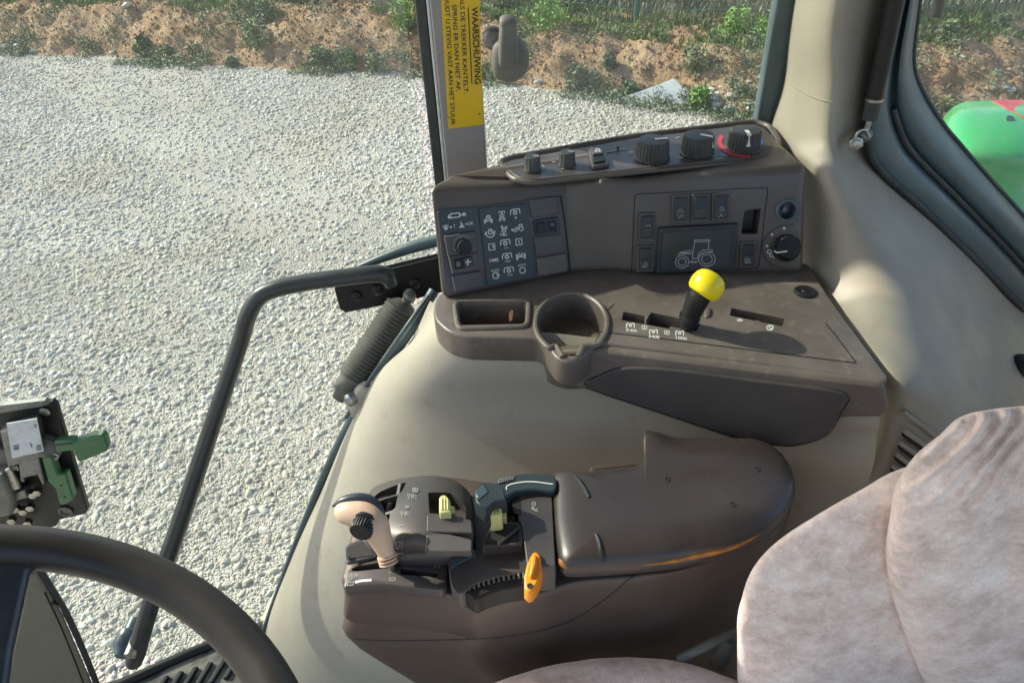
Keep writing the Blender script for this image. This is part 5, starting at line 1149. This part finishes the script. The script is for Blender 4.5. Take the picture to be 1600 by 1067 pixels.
# lever plate
plate = pp('lever_plate', rpoly([(536, 918), (541, 890), (575, 874), (640, 864), (690, 868), (700, 880), (698, 914), (690, 922), (600, 912), (560, 914)], 6), ZP(.712), .0, M['ctrl'], ac, base=-.02)
bevel_obj(plate, .003); cut(plate, [cpr(T5([(168, 880), (190, 862), (400, 830), (600, 822), (602, 868), (200, 906), (170, 900)]), ZP(.712), .016, 1), cpr(T5([(606, 874), (950, 912), (946, 958), (610, 936)]), ZP(.712), .016, 1)])
PLp = ZP(.712)
strokes('gate_marks', [T5(l) for l in [[(150, 960), (170, 930), (165, 965), (185, 935)], [(195, 925), (215, 950), (225, 930)], [(160, 980), (200, 950)], [(514, 965), (566, 965), (560, 988), (514, 986), (514, 965)], [(134, 1005), (186, 1002), (182, 1030), (132, 1034), (134, 1005)], [(905, 830), (925, 880)], circ(940, 856, 12, n=10), [(965, 840), (960, 880)]]], PLp, .9, M['dim_print'], ac, off=.0006)
strokes('gate_stripe', [T5([(200, 1005), (260, 990), (350, 985)])], PLp, 4, M['paper'], ac, off=.0006)
# middle channel between hump and right block
qp('centre_deck', [(736, 770), (800, 768), (812, 850), (742, 860)], .726, 0, M['ctrl'], base=-.03, r=0)
qp('right_block', [(806, 772), (862, 764), (868, 884), (824, 886), (817, 830)], .752, 0, M['ctrl'], bev=.005, base=-.05)
strokes('block_symbol', [circ(834, 787, 2.8, n=10), [(830, 792), (836, 797), (840, 794)], [(834, 797), (841, 798)], circ(833, 794, 1.5, n=8)], ZP(.752), 1.4, M['dim_print'], ac)
arc = crpx([(766, 764), (780, 749), (800, 742), (830, 739), (866, 743), (866, 767), (835, 764), (805, 768), (788, 776)], 3)
ring_ = pp('speed_ring', arc, ZP(.756), .006, M['slate'], ac, base=-.05, bev=.002)
strokes('ring_line', [crpx([(791.5, 765), (792, 759), (805, 754.5), (830, 752), (864, 756)], 4, False)], ZP(.762), 1.6, M['white'], ring_, off=.0006)
for i in range(7):
    a = 779+i*3.6; tube('ring_rib', [Z(a, 755.5-i*.9, .763), Z(a+2, 748-i*.6, .763)], .0011, M['steel'], ring_, smooth_n=1, seg=6)
# dark faceted lever head
kh = root('faceted_knob', 'black faceted control knob behind the right yellow paddle', 'knob', Z(765, 785, .73))
kp = [(741, 766), (754, 753), (768, 753), (787, 763), (790, 780), (772, 784), (758, 795), (744, 783)]
prism('knob_head', [Z(a, b, .790) for a, b in kp], (0, 0, 1), .024, M['slate'], kh, .0012, 1, taper=.12)
prism('knob_facet', [Z(a, b, .7915) for a, b in [(742.5, 767), (755, 755), (763, 768), (746, 782)]], (0, 0, 1), .004, M['frame'], kh, .001, 1)
tube('knob_stem', [Z(768, 782, .775), Z(772, 800, .72)], .006, M['black'], kh, smooth_n=1)
# paddles
for (pts, gx, lb, z0) in (([(686, 777), (689, 773), (696, 772), (703, 780), (704.5, 800), (686, 801)], 690, 'ribbed yellow green paddle in the left slot of the control block', .772), ([(765, 783), (768, 779), (776, 779), (783, 787), (785, 804), (766, 807)], 770, 'ribbed yellow green paddle beside the black faceted knob', .766)):
    t = root('yellow_paddle', lb, 'lever', Z(pts[4][0], pts[4][1], z0-.03))
    prism('paddle', [Z(a, b, z0+.010) for a, b in pts], (0, 0, 1), .03, M['lime'], t, .002, 2)
    for j in range(3): tube('paddle_rib', [Z(gx+j*4.6, 779+(pts[0][1]-777), z0+.0105), Z(gx+.4+j*4.6, 796+(pts[0][1]-777), z0+.0105)], .0012, M['lime'], t, smooth_n=1, seg=8)
    prism('paddle_foot', [Z(a, b, z0-.006) for a, b in [(pts[4][0]-2, pts[4][1]-11), (pts[4][0]+6, pts[4][1]-9), (pts[4][0]+6, pts[4][1]+3), (pts[4][0]-2, pts[4][1]+1)]], (0, 0, 1), .02, M['lime'], t, .001)
qp('slot_surround', [(768, 818), (780, 814), (814, 815), (819, 850), (752, 854)], .744, 0, M['ctrl'], bev=.004, base=-.03, r=5)
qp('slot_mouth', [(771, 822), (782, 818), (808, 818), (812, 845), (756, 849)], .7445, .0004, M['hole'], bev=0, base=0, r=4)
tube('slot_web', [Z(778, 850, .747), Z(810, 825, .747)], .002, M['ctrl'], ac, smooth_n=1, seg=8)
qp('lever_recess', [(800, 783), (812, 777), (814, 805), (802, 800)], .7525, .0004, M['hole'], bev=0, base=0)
# front arc housing, thumb wheel
ho = crpx([(703, 876), (722, 864), (744, 857), (780, 852), (818, 849), (824, 858), (862, 858), (866, 890), (822, 893), (775, 901), (742, 912), (722, 926), (708, 922), (702, 900)], 3)
pp('arc_housing', ho, ZP(.728), 0, M['ctrl'], ac, base=-.032, bev=.004)
qp('arc_slider', [(703, 876), (722, 864), (742, 857), (743, 868), (724, 875), (704, 887)], .730, .001, M['frame'], bev=.001, base=-.003, r=1)
tw = crpx([(722, 920), (745, 908), (775, 900), (822, 894), (824, 912), (785, 920), (755, 930), (742, 936)], 3)
wh = pp('thumbwheel', tw, ZP(.722), .002, M['black'], ac, base=-.03, bev=.004)
for i in range(12):
    u = i/11; a = 732+u*86; b = 913.5-19*math.sin(u*1.45); tube('wheel_rib', [Z(a, b-2, .7265), Z(a+1.2, b+9, .7245)], .0017, M['dksteel'], wh, smooth_n=1, seg=6)
# orange lever
ol = root('orange_lever', 'small orange thumb lever at the front edge of the control block', 'lever', Z(832, 905, .70))
oz = .758
prism('lever_blade', [Z(a, b, oz) for a, b in [(829, 868), (833, 862), (839, 861), (844, 867), (847, 890), (843, 905), (838, 914), (831, 923), (824, 923), (819, 917), (819, 900), (823, 882)]], (0, 0, 1), .022, M['orange'], ol, .003, 2, taper=.06)
prism('lever_ridge', [Z(a, b, oz+.006) for a, b in [(831, 870), (834, 865), (839, 866), (838, 880), (832, 898), (827, 898)]], (0, 0, 1), .008, M['orange'], ol, .0025, 2, taper=.15)
lathe('screw', Z(828, 915, oz+.0004), (0, 0, 1), [(.0036, 0), (.0036, .0006), (.0018, .0008), (.0012, .0002)], M['hole'], ol, seg=14)
# tan joystick
tl = root('tan_lever', 'tan hooked grip lever with a black thumb dial and dark blue cap', 'lever', Z(614, 888, .70))
tube('rod', [Z(617, 890, .705), Z(606, 866, .745)], .0062, M['steel'], tl, smooth_n=1)
tube('grip', [Z(527, 801, .800), Z(534, 800, .802), (Z(548, 801, .803)), Z(568, 806, .800), Z(584, 820, .793), Z(594, 840, .778), Z(602, 860, .760), Z(604, 866, .755)], [.0065, .0125, .0155, .0185, .0182, .0142, .0108, .0105], M['tan'], tl, seg=22, smooth_n=7)
for a, b, z_ in ((604, 867, .754), (605.5, 872, .750), (607, 877, .746)): tube('collar_ring', [Z(a, b, z_), Z(a+.8, b+3, z_-.002)], .0118, M['tan'], tl, smooth_n=1, seg=20)
tube('blue_cap', [Z(519, 791, .806), Z(535, 783, .812), Z(556, 779, .814), Z(576, 781, .812), Z(590, 792, .806), Z(599, 812, .798), Z(606, 834, .785)], [.001, .0055, .007, .007, .006, .004, .001], M['navy'], tl, seg=14)
da = (-F*.80-UU*.52-RR*.18).normalized()
o = lathe('thumb_dial', Z(575, 806, .80)+da*.009, da, [(.0165, 0), (.0165, .004), (.0150, .005, 1), (.0140, .016, 1), (.0125, .0175), (.001, .018)], M['black'], tl, rib=(26, .0009))

# ================================================================== SEAT
def fold(amp, s): return lambda w, r, sg: w + V((0, -1, .4)).normalized()*amp*noise.fractal(w*s, 1, 2, 3)*(1 if sg > 0 else 0)
stt = root('driver_seat', 'driver seat in a pinkish grey plush cover in the lower right corner', 'seat', (.5, .2, .3))
nb = V((-.35, -.6, .65)).normalized()
def sp_(pts, y0, k=0.0): return [Y(a, b, y0) for a, b in pts]
bo = [(1152, 990), (1160, 930), (1178, 885), (1215, 845), (1280, 802), (1345, 765), (1400, 735), (1470, 720), (1600, 730), (1720, 900), (1700, 1250), (1400, 1400), (1200, 1350), (1160, 1150)]
def wr(w, s, sg):
    p = w + nb*(.004*noise.fractal(w*9, 1, 2, 4)+.0025*noise.fractal(w*30, 1, 2, 3))*(1 if sg > 0 else 0)
    return p
sb1 = pillow('side_bolster', sp_(bo, .47), nb, .045, M['plush'], stt, p=2.4, hb=.05, rings=26, sub=10, fn=wr)
co = [(1385, 880), (1392, 800), (1402, 755), (1430, 712), (1470, 678), (1500, 652), (1545, 640), (1640, 632), (1800, 640), (1950, 800), (1900, 1300), (1560, 1350), (1470, 1130), (1410, 980)]
def wr2(w, s, sg):
    if sg <= 0: return w
    v = noise.fractal(w*7, 1, 2, 4)*.005
    u = (w-Y(1530, 700, .42)); g = math.exp(-(u.length/.075)**2)
    v += g*.0065*max(-.3, math.sin((u.x*.85-u.z*.4+.01*noise.noise(w*20))*430))
    u2 = (w-Y(1570, 830, .42)); v -= .010*math.exp(-((u2.x+.3*u2.z)/.02)**2)*math.exp(-(u2.length/.12)**2)
    return w+nb*v
pillow('backrest', sp_(co, .44), nb, .05, M['plush'], stt, p=2.6, hb=.05, rings=90, sub=24, fn=wr2)
cu_ = [(660, 1130), (740, 1085), (800, 1060), (880, 1040), (960, 1031), (1040, 1034), (1110, 1052), (1180, 1090), (1250, 1200), (1150, 1450), (900, 1500), (680, 1400)]
pillow('seat_cushion', [Z(a, b, .57) for a, b in cu_], (0, 0, 1), .035, M['plush'], stt, p=2.6, hb=.05, rings=20, sub=8, fn=lambda w, s, sg: w+V((0, 0, 1))*(.004*noise.fractal(w*10, 1, 2, 4) if sg > 0 else 0))
tube('seat_bracket', [Z(1140, 1000, .58), Z(1120, 1040, .55)], .012, M['bellow'], stt)
prism('seat_base', [(-.05, .42, .45), (.75, .42, .45), (.75, -.15, .45), (-.05, -.15, .45)], (0, 0, 1), .45, M['black'], stt, .02)
